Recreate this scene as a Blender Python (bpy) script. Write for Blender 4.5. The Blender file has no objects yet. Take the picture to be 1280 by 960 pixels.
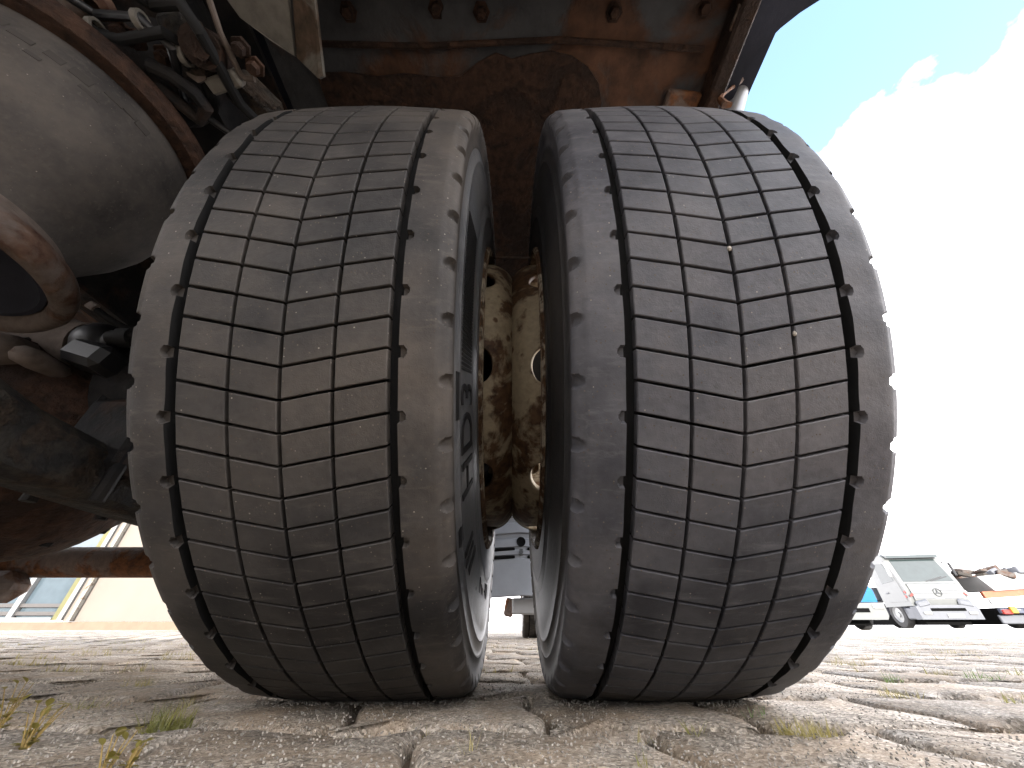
import bpy, math, random
import numpy as np
from mathutils import Vector, Matrix, Euler

R = math.radians
random.seed(7)
rng = np.random.default_rng(7)
scene = bpy.context.scene
COL = scene.collection

# ------------------------------------------------------------------ camera
CAM_H, PITCH, FPX = 0.076, R(34.5), 440.0
cam_d = bpy.data.cameras.new('camera')
cam = bpy.data.objects.new('camera', cam_d)
COL.objects.link(cam)
cam.location = (0, 0, CAM_H)
cam.rotation_euler = (R(90) + PITCH, 0, 0)
cam_d.sensor_width = 36.0
cam_d.lens = 36.0 * FPX / 1280.0
cam_d.clip_start = 0.01
cam_d.clip_end = 2000
scene.camera = cam

# ------------------------------------------------------------------ world, sun, exposure
SUN_EL, SUN_ROT = R(13), R(188)
world = bpy.data.worlds.new('World')
scene.world = world
world.use_nodes = True
wt = world.node_tree
wt.nodes.clear()
w_out = wt.nodes.new('ShaderNodeOutputWorld')
w_bg = wt.nodes.new('ShaderNodeBackground')
w_sky = wt.nodes.new('ShaderNodeTexSky')
w_sky.sky_type = 'NISHITA'
w_sky.sun_disc = False
w_sky.sun_elevation = SUN_EL
w_sky.sun_rotation = SUN_ROT
w_sky.air_density = 1.0
w_sky.dust_density = 1.0
w_tc = wt.nodes.new('ShaderNodeTexCoord')
w_map = wt.nodes.new('ShaderNodeMapping')
w_map.inputs['Scale'].default_value = (1.0, 1.0, 1.6)
w_noise = wt.nodes.new('ShaderNodeTexNoise')
w_noise.inputs['Scale'].default_value = 3.2
w_noise.inputs['Detail'].default_value = 7
w_noise.inputs['Roughness'].default_value = 0.58
w_sep = wt.nodes.new('ShaderNodeSeparateXYZ')
w_m1 = wt.nodes.new('ShaderNodeMath'); w_m1.operation = 'MULTIPLY_ADD'
w_m1.inputs[1].default_value = -6.5; w_m1.inputs[2].default_value = 6.5 * 0.712
w_m2 = wt.nodes.new('ShaderNodeMath'); w_m2.operation = 'MULTIPLY_ADD'
w_m2.inputs[1].default_value = 3.2; w_m2.inputs[2].default_value = -1.6
w_m3 = wt.nodes.new('ShaderNodeMath'); w_m3.operation = 'ADD'; w_m3.use_clamp = True
w_mix = wt.nodes.new('ShaderNodeMix'); w_mix.data_type = 'RGBA'
w_mix.inputs['B'].default_value = (8.5, 8.3, 8.5, 1)      # white cloud
wt.links.new(w_tc.outputs['Generated'], w_map.inputs['Vector'])
wt.links.new(w_map.outputs['Vector'], w_noise.inputs['Vector'])
wt.links.new(w_tc.outputs['Generated'], w_sep.inputs['Vector'])
wt.links.new(w_sep.outputs['Z'], w_m1.inputs[0])
wt.links.new(w_noise.outputs['Fac'], w_m2.inputs[0])
wt.links.new(w_m1.outputs[0], w_m3.inputs[0])
wt.links.new(w_m2.outputs[0], w_m3.inputs[1])
wt.links.new(w_m3.outputs[0], w_mix.inputs['Factor'])
wt.links.new(w_sky.outputs['Color'], w_mix.inputs['A'])
wt.links.new(w_mix.outputs['Result'], w_bg.inputs['Color'])
w_bg.inputs['Strength'].default_value = 0.15
wt.links.new(w_bg.outputs['Background'], w_out.inputs['Surface'])

sun_d = bpy.data.lights.new('sun', 'SUN')
sun_d.energy = 2.4
sun_d.angle = R(0.5)
sun_d.color = (1.0, 0.95, 0.87)
sun = bpy.data.objects.new('sun', sun_d)
COL.objects.link(sun)
to_sun = Vector((math.sin(SUN_ROT) * math.cos(SUN_EL), math.cos(SUN_ROT) * math.cos(SUN_EL), math.sin(SUN_EL)))
sun.rotation_euler = to_sun.to_track_quat('Z', 'Y').to_euler()
sun.location = (0, -10, 20)

scene.view_settings.view_transform = 'Standard'
scene.view_settings.look = 'None'
scene.view_settings.gamma = 1.0
scene.view_settings.use_curve_mapping = False
scene.view_settings.exposure = 2.88
scene.render.engine = 'CYCLES'
scene.cycles.max_bounces = 8
scene.cycles.diffuse_bounces = 4

# ------------------------------------------------------------------ helpers
def tag(o, label=None, cat=None, group=None, kind=None):
    if label: o['label'] = label
    if cat: o['category'] = cat
    if group: o['group'] = group
    if kind: o['kind'] = kind
    return o

def empty(name, loc=(0, 0, 0), rz=0.0, parent=None):
    o = bpy.data.objects.new(name, None)
    o.empty_display_size = 0.1
    COL.objects.link(o)
    o.location = loc
    o.rotation_euler = (0, 0, rz)
    if parent: o.parent = parent
    return o

def link_mesh(name, me, mat=None, parent=None, loc=None, rot=None):
    o = bpy.data.objects.new(name, me)
    COL.objects.link(o)
    if mat and len(me.materials) == 0: me.materials.append(mat)
    if parent: o.parent = parent
    if loc is not None: o.location = loc
    if rot is not None: o.rotation_euler = rot
    return o

def np_mesh(name, verts, quads, smooth=True, sharp=None):
    me = bpy.data.meshes.new(name)
    verts = np.asarray(verts, dtype=np.float32)
    quads = np.asarray(quads, dtype=np.int32)
    nf, k = quads.shape
    me.vertices.add(len(verts)); me.vertices.foreach_set('co', verts.ravel())
    me.loops.add(nf * k); me.loops.foreach_set('vertex_index', quads.ravel())
    me.polygons.add(nf)
    me.polygons.foreach_set('loop_start', np.arange(0, nf * k, k, dtype=np.int32))
    me.polygons.foreach_set('use_smooth', np.full(nf, smooth))
    me.update(calc_edges=True)
    me.validate()
    if sharp: me.set_sharp_from_angle(angle=R(sharp))
    return me

class MB:
    """collects polygons; build() links them as one mesh object"""
    def __init__(s): s.v = []; s.f = []
    def add(s, vs, fs):
        o = len(s.v)
        s.v += [tuple(v) for v in vs]
        s.f += [tuple(i + o for i in f) for f in fs]
        return s
    def box(s, c, d, rot=None, bev=0.0):
        hx, hy, hz = d[0] / 2, d[1] / 2, d[2] / 2
        if bev <= 0:
            vs = [Vector((sx * hx, sy * hy, sz * hz)) for sx in (-1, 1) for sy in (-1, 1) for sz in (-1, 1)]
            fs = [(0, 1, 3, 2), (4, 6, 7, 5), (0, 4, 5, 1), (2, 3, 7, 6), (0, 2, 6, 4), (1, 5, 7, 3)]
        else:
            b = min(bev, hx * .9, hy * .9, hz * .9)
            vs = []; idx = {}
            for sx in (-1, 1):
                for sy in (-1, 1):
                    for sz in (-1, 1):
                        for ax in range(3):
                            p = [sx * (hx - b), sy * (hy - b), sz * (hz - b)]
                            p[ax] = (sx, sy, sz)[ax] * (hx, hy, hz)[ax]
                            idx[(sx, sy, sz, ax)] = len(vs); vs.append(Vector(p))
            fs = []
            for ax in range(3):
                o1, o2 = [a for a in range(3) if a != ax]
                for sg in (-1, 1):
                    f = []
                    for a, b2 in ((-1, -1), (1, -1), (1, 1), (-1, 1)):
                        k = [0, 0, 0]; k[ax] = sg; k[o1] = a; k[o2] = b2
                        f.append(idx[(k[0], k[1], k[2], ax)])
                    fs.append(f)
            for ax in range(3):
                o1, o2 = [a for a in range(3) if a != ax]
                for a in (-1, 1):
                    for b2 in (-1, 1):
                        k1 = [0, 0, 0]; k1[o1] = a; k1[o2] = b2; k1[ax] = -1
                        k2 = list(k1); k2[ax] = 1
                        fs.append((idx[(*k1, o1)], idx[(*k2, o1)], idx[(*k2, o2)], idx[(*k1, o2)]))
            for sx in (-1, 1):
                for sy in (-1, 1):
                    for sz in (-1, 1):
                        fs.append(tuple(idx[(sx, sy, sz, ax)] for ax in range(3)))
        if rot is not None:
            m = Euler(rot).to_matrix(); vs = [m @ v for v in vs]
        c = Vector(c)
        return s.add([v + c for v in vs], fs)
    def bar(s, a, b, w, h, up=(0, 0, 1), bev=0.0):
        a, b = Vector(a), Vector(b); d = b - a; L = d.length; d.normalize()
        side = d.cross(Vector(up)).normalized(); u = side.cross(d)
        t = MB().box((0, 0, 0), (w, L, h), None, bev)
        m = Matrix((side, d, u)).transposed(); c = (a + b) / 2
        return s.add([m @ Vector(v) + c for v in t.v], t.f)
    def tube(s, path, r, n=12, caps=True):
        path = [Vector(p) for p in path]
        rs = r if isinstance(r, (list, tuple)) else [r] * len(path)
        base = len(s.v); ref = None
        for i, p in enumerate(path):
            d = (path[min(i + 1, len(path) - 1)] - path[max(i - 1, 0)]).normalized()
            if ref is None:
                ref = d.cross(Vector((0, 0, 1)))
                if ref.length < .1: ref = d.cross(Vector((1, 0, 0)))
            ref = (ref - d * ref.dot(d)).normalized(); q = d.cross(ref)
            for k in range(n):
                a = 2 * math.pi * k / n
                s.v.append(tuple(p + (ref * math.cos(a) + q * math.sin(a)) * rs[i]))
        for i in range(len(path) - 1):
            for k in range(n):
                k2 = (k + 1) % n
                s.f.append((base + i * n + k, base + i * n + k2, base + (i + 1) * n + k2, base + (i + 1) * n + k))
        if caps:
            s.f.append(tuple(base + k for k in range(n))[::-1])
            s.f.append(tuple(base + (len(path) - 1) * n + k for k in range(n)))
        return s
    def lathe(s, prof, c=(0, 0, 0), axis='Z', n=32, a0=0.0, a1=2 * math.pi, cap=False):
        """prof = [(radius, along)]"""
        full = abs(a1 - a0 - 2 * math.pi) < 1e-6
        m = n if full else n + 1
        base = len(s.v); c = Vector(c)
        for r, t in prof:
            for k in range(m):
                a = a0 + (a1 - a0) * k / n
                u, v = r * math.cos(a), r * math.sin(a)
                p = {'Z': (u, v, t), 'X': (t, u, v), 'Y': (v, t, u)}[axis]
                s.v.append(tuple(c + Vector(p)))
        for i in range(len(prof) - 1):
            for k in range(n):
                k2 = (k + 1) % m
                s.f.append((base + i * m + k, base + i * m + k2, base + (i + 1) * m + k2, base + (i + 1) * m + k))
        if cap:
            s.f.append(tuple(base + k for k in range(m))[::-1])
            s.f.append(tuple(base + (len(prof) - 1) * m + k for k in range(m)))
        return s
    def prism(s, poly, axis, t0, t1):
        """poly 2D outline, extruded along axis; axis X: (y,z), Y: (x,z), Z: (x,y)"""
        n = len(poly); base = len(s.v)
        for t in (t0, t1):
            for p, q in poly:
                s.v.append({'X': (t, p, q), 'Y': (p, t, q), 'Z': (p, q, t)}[axis])
        for k in range(n):
            k2 = (k + 1) % n
            s.f.append((base + k, base + k2, base + n + k2, base + n + k))
        s.f.append(tuple(base + k for k in range(n))[::-1])
        s.f.append(tuple(base + n + k for k in range(n)))
        return s
    def sheet(s, pts, th):
        """thin plate through an ordered 3D polygon, th = thickness vector"""
        n = len(pts); th = Vector(th); base = len(s.v)
        for p in pts: s.v.append(tuple(p))
        for p in pts: s.v.append(tuple(Vector(p) + th))
        s.f.append(tuple(base + k for k in range(n)))
        s.f.append(tuple(base + n + k for k in range(n))[::-1])
        for k in range(n):
            k2 = (k + 1) % n
            s.f.append((base + k, base + n + k, base + n + k2, base + k2))
        return s
    def mesh(s, name, smooth=35):
        me = bpy.data.meshes.new(name)
        me.from_pydata(s.v, [], s.f)
        import bmesh
        bm = bmesh.new(); bm.from_mesh(me)
        bmesh.ops.recalc_face_normals(bm, faces=bm.faces)
        bm.to_mesh(me); bm.free()
        if smooth:
            me.polygons.foreach_set('use_smooth', [True] * len(me.polygons))
            me.set_sharp_from_angle(angle=R(smooth))
        return me
    def build(s, name, mat, parent=None, smooth=35, loc=None, rot=None):
        return link_mesh(name, s.mesh(name, smooth), mat, parent, loc, rot)

# ------------------------------------------------------------------ materials
def newmat(name):
    m = bpy.data.materials.new(name); m.use_nodes = True
    nt = m.node_tree; b = nt.nodes['Principled BSDF']
    return m, nt, b

def ramp(nt, fac, stops):
    r = nt.nodes.new('ShaderNodeValToRGB')
    els = r.color_ramp.elements
    while len(els) < len(stops): els.new(0.5)
    for e, (p, c) in zip(els, stops):
        e.position = p
        e.color = (*c, 1) if len(c) == 3 else c
    nt.links.new(fac, r.inputs['Fac'])
    return r.outputs['Color']

def noise(nt, vec, scale, detail=4, rough=.55, dist=0.0):
    n = nt.nodes.new('ShaderNodeTexNoise')
    n.inputs['Scale'].default_value = scale
    n.inputs['Detail'].default_value = detail
    n.inputs['Roughness'].default_value = rough
    n.inputs['Distortion'].default_value = dist
    nt.links.new(vec, n.inputs['Vector'])
    return n.outputs['Fac']

def voro(nt, vec, scale, out='Distance', feature='F1'):
    n = nt.nodes.new('ShaderNodeTexVoronoi')
    n.feature = feature
    n.inputs['Scale'].default_value = scale
    nt.links.new(vec, n.inputs['Vector'])
    return n.outputs[out]

def mixc(nt, fac, a, b, mode='MIX'):
    m = nt.nodes.new('ShaderNodeMix'); m.data_type = 'RGBA'; m.blend_type = mode
    for sock, val in (('Factor', fac), ('A', a), ('B', b)):
        if isinstance(val, (int, float)): m.inputs[sock].default_value = val
        elif isinstance(val, tuple): m.inputs[sock].default_value = (*val, 1) if len(val) == 3 else val
        else: nt.links.new(val, m.inputs[sock])
    return m.outputs['Result']

def math_n(nt, op, a, b=None, clamp=False):
    m = nt.nodes.new('ShaderNodeMath'); m.operation = op; m.use_clamp = clamp
    for i, val in enumerate((a, b)):
        if val is None: continue
        if isinstance(val, (int, float)): m.inputs[i].default_value = val
        else: nt.links.new(val, m.inputs[i])
    return m.outputs[0]

def bump(nt, b, h, strength=.3, dist=.002, prev=None):
    n = nt.nodes.new('ShaderNodeBump')
    n.inputs['Strength'].default_value = strength
    n.inputs['Distance'].default_value = dist
    nt.links.new(h, n.inputs['Height'])
    if prev is not None: nt.links.new(prev, n.inputs['Normal'])
    nt.links.new(n.outputs['Normal'], b.inputs['Normal'])
    return n.outputs['Normal']

def coords(nt, shuffle=False):
    tc = nt.nodes.new('ShaderNodeTexCoord')
    v = tc.outputs['Object']
    if shuffle:
        oi = nt.nodes.new('ShaderNodeObjectInfo')
        vm = nt.nodes.new('ShaderNodeVectorMath'); vm.operation = 'MULTIPLY_ADD'
        cb = nt.nodes.new('ShaderNodeCombineXYZ')
        for k in range(3): nt.links.new(oi.outputs['Random'], cb.inputs[k])
        nt.links.new(cb.outputs[0], vm.inputs[0])
        vm.inputs[1].default_value = (7.3, 11.1, 5.7)
        nt.links.new(v, vm.inputs[2])
        return vm.outputs[0], oi.outputs['Random']
    return v, None

def plain(name, c, rough=.6, metal=0.0, var=.25, scale=6, bs=.1, bd=.002, bscale=80, coat=0.0):
    m, nt, b = newmat(name)
    v, _ = coords(nt)
    n = noise(nt, v, scale, 5)
    d = tuple(x * (1 - var) for x in c); l = tuple(min(1, x * (1 + var)) for x in c)
    nt.links.new(ramp(nt, n, [(.3, d), (.7, l)]), b.inputs['Base Color'])
    b.inputs['Roughness'].default_value = rough
    b.inputs['Metallic'].default_value = metal
    if rough > .5: b.inputs['Specular IOR Level'].default_value = .18
    if coat: b.inputs['Coat Weight'].default_value = coat
    if bs: bump(nt, b, noise(nt, v, bscale, 4), bs, bd)
    return m

def rusty(name, paint, rust=(.11, .045, .022), rust2=(.045, .02, .013), amount=.5, scale=6, rough=.75, spots=0, bs=.5, bd=.004, dust=None):
    """paint that rust breaks through in clouds and, optionally, round spots"""
    m, nt, b = newmat(name)
    v, _ = coords(nt, True)
    n1 = noise(nt, v, scale, 8, .62, .4)
    n2 = noise(nt, v, scale * 6, 6, .6)
    n3 = noise(nt, v, scale * .45, 3)
    pc = ramp(nt, n2, [(.25, tuple(x * .72 for x in paint)), (.75, tuple(min(1, x * 1.2) for x in paint))])
    rc = ramp(nt, n2, [(.3, rust2), (.55, rust), (.8, tuple(x * 1.5 for x in rust))])
    fac = math_n(nt, 'ADD', n1, math_n(nt, 'MULTIPLY', n3, .35))
    t = 1.0 - amount
    edge = ramp(nt, fac, [(max(0.01, .42 + t * .5 - .03), (0, 0, 0)), (min(.99, .42 + t * .5 + .05), (1, 1, 1))])
    colr = mixc(nt, edge, pc, rc)
    if spots:
        w = math_n(nt, 'ADD', voro(nt, v, spots), math_n(nt, 'MULTIPLY', noise(nt, v, spots * 2.2, 4), .5))
        sp = ramp(nt, w, [(.40, (1, 1, 1)), (.50, (0, 0, 0))])
        colr = mixc(nt, sp, colr, rc)
    if dust:
        dn = ramp(nt, noise(nt, v, scale * 1.7, 6), [(.45, (0, 0, 0)), (.75, (.8, .8, .8))])
        colr = mixc(nt, dn, colr, dust)
    nt.links.new(colr, b.inputs['Base Color'])
    b.inputs['Roughness'].default_value = rough
    b.inputs['Specular IOR Level'].default_value = .18
    h = math_n(nt, 'ADD', n2, math_n(nt, 'MULTIPLY', edge, .6))
    bump(nt, b, h, bs, bd)
    return m

def rubber(name, c, dustc, dust=.5, shuffle=False, specks=True, rough=.62, bscale=900):
    m, nt, b = newmat(name)
    v, rnd = coords(nt)
    if shuffle: rnd = nt.nodes.new('ShaderNodeObjectInfo').outputs['Random']
    n1 = noise(nt, v, 9, 6, .6)
    n2 = noise(nt, v, 160, 3, .6)
    dfac = ramp(nt, n1, [(.30, (0, 0, 0)), (.72, (dust, dust, dust))])
    base = ramp(nt, n2, [(.3, tuple(x * .8 for x in c)), (.7, tuple(x * 1.2 for x in c))])
    colr = mixc(nt, dfac, base, dustc)
    stain = ramp(nt, noise(nt, v, 5.5, 6, .62), [(.34, (.42, .43, .46)), (.48, (.95, .95, .96)), (.66, (1.5, 1.42, 1.33))])
    colr = mixc(nt, 1.0, colr, stain, 'MULTIPLY')
    mp = nt.nodes.new('ShaderNodeMapping'); mp.inputs['Scale'].default_value = (1, 5, 5); nt.links.new(v, mp.inputs['Vector'])
    scuff = ramp(nt, noise(nt, mp.outputs[0], 24, 6, .7), [(.54, (0, 0, 0)), (.72, (.75, .75, .75))])
    colr = mixc(nt, scuff, colr, dustc)
    if rnd is not None:
        k = math_n(nt, 'MULTIPLY_ADD', rnd, .20); k.node.inputs[2].default_value = .90
        cb = nt.nodes.new('ShaderNodeCombineColor')
        for i in range(3): nt.links.new(k, cb.inputs[i])
        colr = mixc(nt, 1.0, colr, cb.outputs[0], 'MULTIPLY')
    if specks:      # grit pressed into the rubber
        sv = voro(nt, v, 300)
        gate = voro(nt, v, 300, 'Color')
        sg = nt.nodes.new('ShaderNodeSeparateColor'); nt.links.new(gate, sg.inputs[0])
        spot = math_n(nt, 'MULTIPLY', math_n(nt, 'LESS_THAN', sv, .20), math_n(nt, 'GREATER_THAN', sg.outputs[0], .72))
        tint = ramp(nt, sg.outputs[1], [(.2, (.06, .045, .033)), (.9, (.10, .085, .072)), (1.0, (.22, .20, .17))])
        colr = mixc(nt, spot, colr, tint)
    nt.links.new(colr, b.inputs['Base Color'])
    b.inputs['Roughness'].default_value = rough
    b.inputs['Specular IOR Level'].default_value = .22
    p = bump(nt, b, noise(nt, v, bscale, 2), .25, .0006)
    p = bump(nt, b, noise(nt, v, 130, 5, .65), .35, .0012, p)
    bump(nt, b, n1, .12, .004, p)
    return m

M = {}
M['tread'] = rubber('worn_tread_rubber', (.027, .0262, .0258), (.062, .055, .0485), .8, True)
M['tyre'] = rubber('tyre_rubber', (.027, .0262, .0258), (.078, .067, .057), .85)
M['tread2'] = rubber('glare_tinted_tread_rubber', (.046, .046, .052), (.086, .085, .089), .75, True)  # lighter bluish copy for the right tyre: skylight and glare put in the colour
M['tyre2'] = rubber('glare_tinted_tyre_rubber', (.046, .046, .053), (.098, .096, .098), .8)  # same for its shoulders, lit tone mixed into the rubber colour
M['sidewall'] = rubber('sidewall_rubber', (.105, .111, .120), (.13, .125, .12), .6, specks=False, rough=.40)  # lightened and bluish: the sky's sheen is put into the colour
M['sidewall2'] = rubber('dark_sidewall_rubber', (.028, .028, .029), (.05, .046, .043), .6, specks=False, rough=.55)  # copy for the right tyre without the painted sheen
M['letter'] = rubber('moulded_letter_rubber', (.014, .014, .015), (.022, .021, .021), .4, specks=False, rough=.6)
M['groove'] = plain('groove_floor_rubber', (.008, .008, .008), .9, var=.3)
M['rim'] = rusty('chipped_cream_rim_paint', (.29, .235, .155), (.09, .05, .026), (.035, .02, .013), amount=.52, scale=15, spots=36, rough=.6, bs=.45, bd=.002)
M['flange'] = rusty('rusted_rim_flange', (.34, .29, .22), (.085, .045, .022), (.035, .02, .013), amount=.60, scale=28, rough=.7, bs=.6)
M['under'] = rusty('rusty_underbody_paint', (.062, .063, .066), (.085, .043, .026), (.034, .021, .015), amount=.52, scale=3.2, bs=.8, bd=.008)
M['scale'] = rusty('flaking_rust_scale', (.028, .018, .014), (.048, .026, .017), (.016, .011, .009), amount=.6, scale=9, bs=1.0, bd=.008)
M['chassis'] = rusty('dusty_black_chassis', (.010, .010, .011), (.028, .016, .011), (.010, .008, .007), amount=.36, scale=7, dust=(.032, .029, .026), bs=.7, bd=.005)
M['arm'] = rusty('dirty_cast_steel', (.022, .021, .020), (.040, .028, .020), (.016, .013, .010), amount=.40, scale=22, dust=(.066, .057, .045), bs=1.0, bd=.006)
M['bellow'] = rubber('dusty_bellow_rubber', (.036, .033, .031), (.082, .072, .062), .9, rough=.8)
M['mark'] = plain('moulded_mark_rubber', (.050, .045, .040), .85)
M['tan'] = rusty('dusty_tan_metal', (.125, .10, .085), (.10, .06, .042), amount=.42, scale=10, bs=.4)
M['darkblue'] = plain('dark_primer', (.022, .024, .034), .75, var=.35, bs=.3)
M['greyplate'] = rusty('dusty_grey_sheet_metal', (.17, .16, .14), (.10, .07, .05), (.05, .04, .03), amount=.36, scale=8, bs=.4)
M['tube'] = rusty('rusty_tube_steel', (.16, .12, .10), (.17, .075, .035), (.06, .03, .02), amount=.55, scale=11, bs=.6)
M['black'] = plain('black_plastic', (.010, .010, .011), .45)
M['hose'] = plain('corrugated_hose_plastic', (.010, .010, .010), .75)
M['greyplastic'] = plain('grey_plastic_mudguard', (.135, .143, .155), .6, var=.12, bs=.15)
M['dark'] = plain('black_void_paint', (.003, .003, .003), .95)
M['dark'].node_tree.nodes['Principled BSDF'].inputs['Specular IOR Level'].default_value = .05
M['white'] = plain('white_paint', (.18, .18, .178), .4, var=.05, bs=.02)
M['silver'] = plain('silver_grey_paint', (.10, .103, .101), .35, metal=.1, var=.05, bs=.02)
M['silver2'] = plain('silver_plastic_bumper', (.06, .063, .072), .5, var=.08, bs=.03)
M['chrome'] = plain('chrome', (.05, .053, .056), .35, metal=.5, var=.05, bs=0)
M['glass'] = plain('tinted_vehicle_glass', (.016, .023, .023), .08, var=.15, bs=0)
M['orange'] = plain('orange_paint', (.20, .05, .018), .5, var=.1, bs=.05)
M['yellow'] = plain('yellow_plastic', (.22, .13, .008), .5, var=.05, bs=0)
M['red'] = plain('red_lens', (.20, .015, .01), .3, var=.05, bs=0)
M['blue'] = plain('bright_blue_paint', (.004, .075, .19), .4, var=.06, bs=.02)
M['bluegrey'] = plain('blue_grey_steel', (.035, .04, .06), .5, var=.2)
M['scrap'] = rusty('brown_scrap', (.065, .056, .05), (.05, .032, .024), amount=.5, scale=4)
M['blacktyre'] = plain('far_tyre_rubber', (.035, .034, .034), .8)
M['wall'] = plain('peach_render_wall', (.125, .108, .093), .85, var=.05, scale=1.5, bs=.1, bscale=120)
M['plinth'] = plain('orange_plinth', (.115, .088, .064), .85, var=.1)
M['frame'] = plain('white_window_frame', (.13, .13, .128), .5, var=.05, bs=0)
M['jamb'] = plain('ochre_window_jamb', (.085, .08, .035), .6, var=.1, bs=0)
M['pane'] = plain('window_glass', (.045, .06, .07), .05, var=.1, bs=0)
M['rail'] = plain('dark_window_rail', (.03, .026, .024), .5, var=.1, bs=0)
M['shade_hall'] = plain('shade_hall_cladding', (.66, .66, .65), .6, var=.05, bs=.05)  # pale so the added building also bounces some light
M['stem'] = plain('dry_stem', (.28, .20, .07), .7, var=.3, bs=0)
M['drystone'] = plain('pale_grit', (.27, .245, .21), .9, var=.65, scale=160, bs=.2)

def leafmat(name, c, c2):
    m, nt, b = newmat(name)
    v, rnd = coords(nt, True)
    n = noise(nt, v, 45, 3)
    nt.links.new(ramp(nt, n, [(.3, c), (.7, c2)]), b.inputs['Base Color'])
    b.inputs['Roughness'].default_value = .5
    b.inputs['Subsurface Weight'].default_value = 0
    tr = nt.nodes.new('ShaderNodeBsdfTranslucent')
    tr.inputs['Color'].default_value = (c2[0] * 1.5, c2[1] * 1.5, c2[2], 1)
    mx = nt.nodes.new('ShaderNodeMixShader'); mx.inputs[0].default_value = .35
    out = nt.nodes['Material Output']
    nt.links.new(b.outputs[0], mx.inputs[1]); nt.links.new(tr.outputs[0], mx.inputs[2])
    nt.links.new(mx.outputs[0], out.inputs['Surface'])
    return m
M['leaf'] = leafmat('seedling_leaf', (.115, .11, .022), (.24, .20, .06))
M['grass'] = leafmat('yellowing_grass', (.11, .13, .035), (.24, .22, .08))
M['drygrass'] = leafmat('dry_moss_grass', (.20, .16, .06), (.30, .26, .12))
M['greengrass'] = leafmat('green_grass', (.07, .13, .03), (.13, .20, .06))

def paver_mat():
    m, nt, b = newmat('weathered_concrete_paver')
    v, rnd = coords(nt, True)
    big = noise(nt, v, 6, 5, .6)
    mid = noise(nt, v, 38, 5, .6)
    base = ramp(nt, big, [(.28, (.295, .25, .20)), (.5, (.385, .35, .305)), (.74, (.45, .425, .395))])
    base = mixc(nt, .75, base, ramp(nt, mid, [(.3, (.62, .60, .57)), (.7, (1.12, 1.1, 1.07))]), 'MULTIPLY')
    # aggregate grains
    gv = voro(nt, v, 380, 'Color')
    sg = nt.nodes.new('ShaderNodeSeparateColor'); nt.links.new(gv, sg.inputs[0])
    grain = ramp(nt, sg.outputs[0], [(.0, (.42, .40, .37)), (.3, (.82, .79, .75)), (.75, (1.12, 1.1, 1.08)), (1.0, (1.75, 1.7, 1.62))])
    base = mixc(nt, 1.0, base, grain, 'MULTIPLY')
    pit = ramp(nt, noise(nt, v, 260, 3, .7), [(.30, (.45, .42, .38)), (.42, (1, 1, 1))])
    base = mixc(nt, .9, base, pit, 'MULTIPLY')
    tint = ramp(nt, noise(nt, v, 17, 4), [(.44, (0, 0, 0)), (.68, (.62, .62, .62))])
    base = mixc(nt, tint, base, (.37, .275, .185))
    k = math_n(nt, 'MULTIPLY_ADD', rnd, .3); k.node.inputs[2].default_value = .86
    cb = nt.nodes.new('ShaderNodeCombineColor')
    for i in range(3): nt.links.new(k, cb.inputs[i])
    base = mixc(nt, 1.0, base, cb.outputs[0], 'MULTIPLY')
    nt.links.new(base, b.inputs['Base Color'])
    b.inputs['Roughness'].default_value = .9
    b.inputs['Specular IOR Level'].default_value = .25
    p = bump(nt, b, voro(nt, v, 380), .55, .0018)
    p = bump(nt, b, noise(nt, v, 420, 4, .7), .6, .0016, p)
    p = bump(nt, b, noise(nt, v, 110, 6, .7), .8, .004, p)
    bump(nt, b, mid, .45, .005, p)
    return m
M['paver'] = paver_mat()

def ground_mat():
    m, nt, b = newmat('sandy_joint_and_yard')
    v, _ = coords(nt)
    base = ramp(nt, noise(nt, v, 30, 6, .65), [(.3, (.19, .14, .10)), (.7, (.33, .27, .20))])
    far = ramp(nt, noise(nt, v, .6, 5), [(.3, (.34, .32, .29)), (.7, (.42, .40, .37))])
    ln = nt.nodes.new('ShaderNodeVectorMath'); ln.operation = 'LENGTH'; nt.links.new(v, ln.inputs[0])
    f = math_n(nt, 'GREATER_THAN', ln.outputs['Value'], 8.5)
    nt.links.new(mixc(nt, f, base, far), b.inputs['Base Color'])
    b.inputs['Roughness'].default_value = .95
    bump(nt, b, noise(nt, v, 300, 4), .8, .004)
    return m
M['ground'] = ground_mat()

# ------------------------------------------------------------------ projection helpers (layout only)
CP, SP = math.cos(PITCH), math.sin(PITCH)
def ray(px, py):
    r, u = px - 640.0, 480.0 - py
    return r, FPX * CP - u * SP, FPX * SP + u * CP      # x, y(forward), z(up)
def on_ground(px, py):
    x, y, z = ray(px, py); t = -CAM_H / z
    return x * t, y * t
def at_y(px, py, Y):
    x, y, z = ray(px, py); t = Y / y
    return Vector((x * t, Y, CAM_H + z * t))
def at_x(px, py, X):
    x, y, z = ray(px, py); t = X / x
    return Vector((X, y * t, CAM_H + z * t))
def at_z(px, py, Z):
    x, y, z = ray(px, py); t = (Z - CAM_H) / z
    return Vector((x * t, y * t, Z))
def project(X, Y, Z):
    d = Y * CP + (Z - CAM_H) * SP; u = -Y * SP + (Z - CAM_H) * CP
    if d < .02: return None
    return 640 + FPX * X / d, 480 - FPX * u / d

# ------------------------------------------------------------------ ground and paving
g = MB().add([(-600, -600, -.015), (600, -600, -.015), (600, 900, -.015), (-600, 900, -.015)], [(0, 1, 2, 3)])
ground = g.build('ground', M['ground'], smooth=None)
tag(ground, kind='structure')

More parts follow.
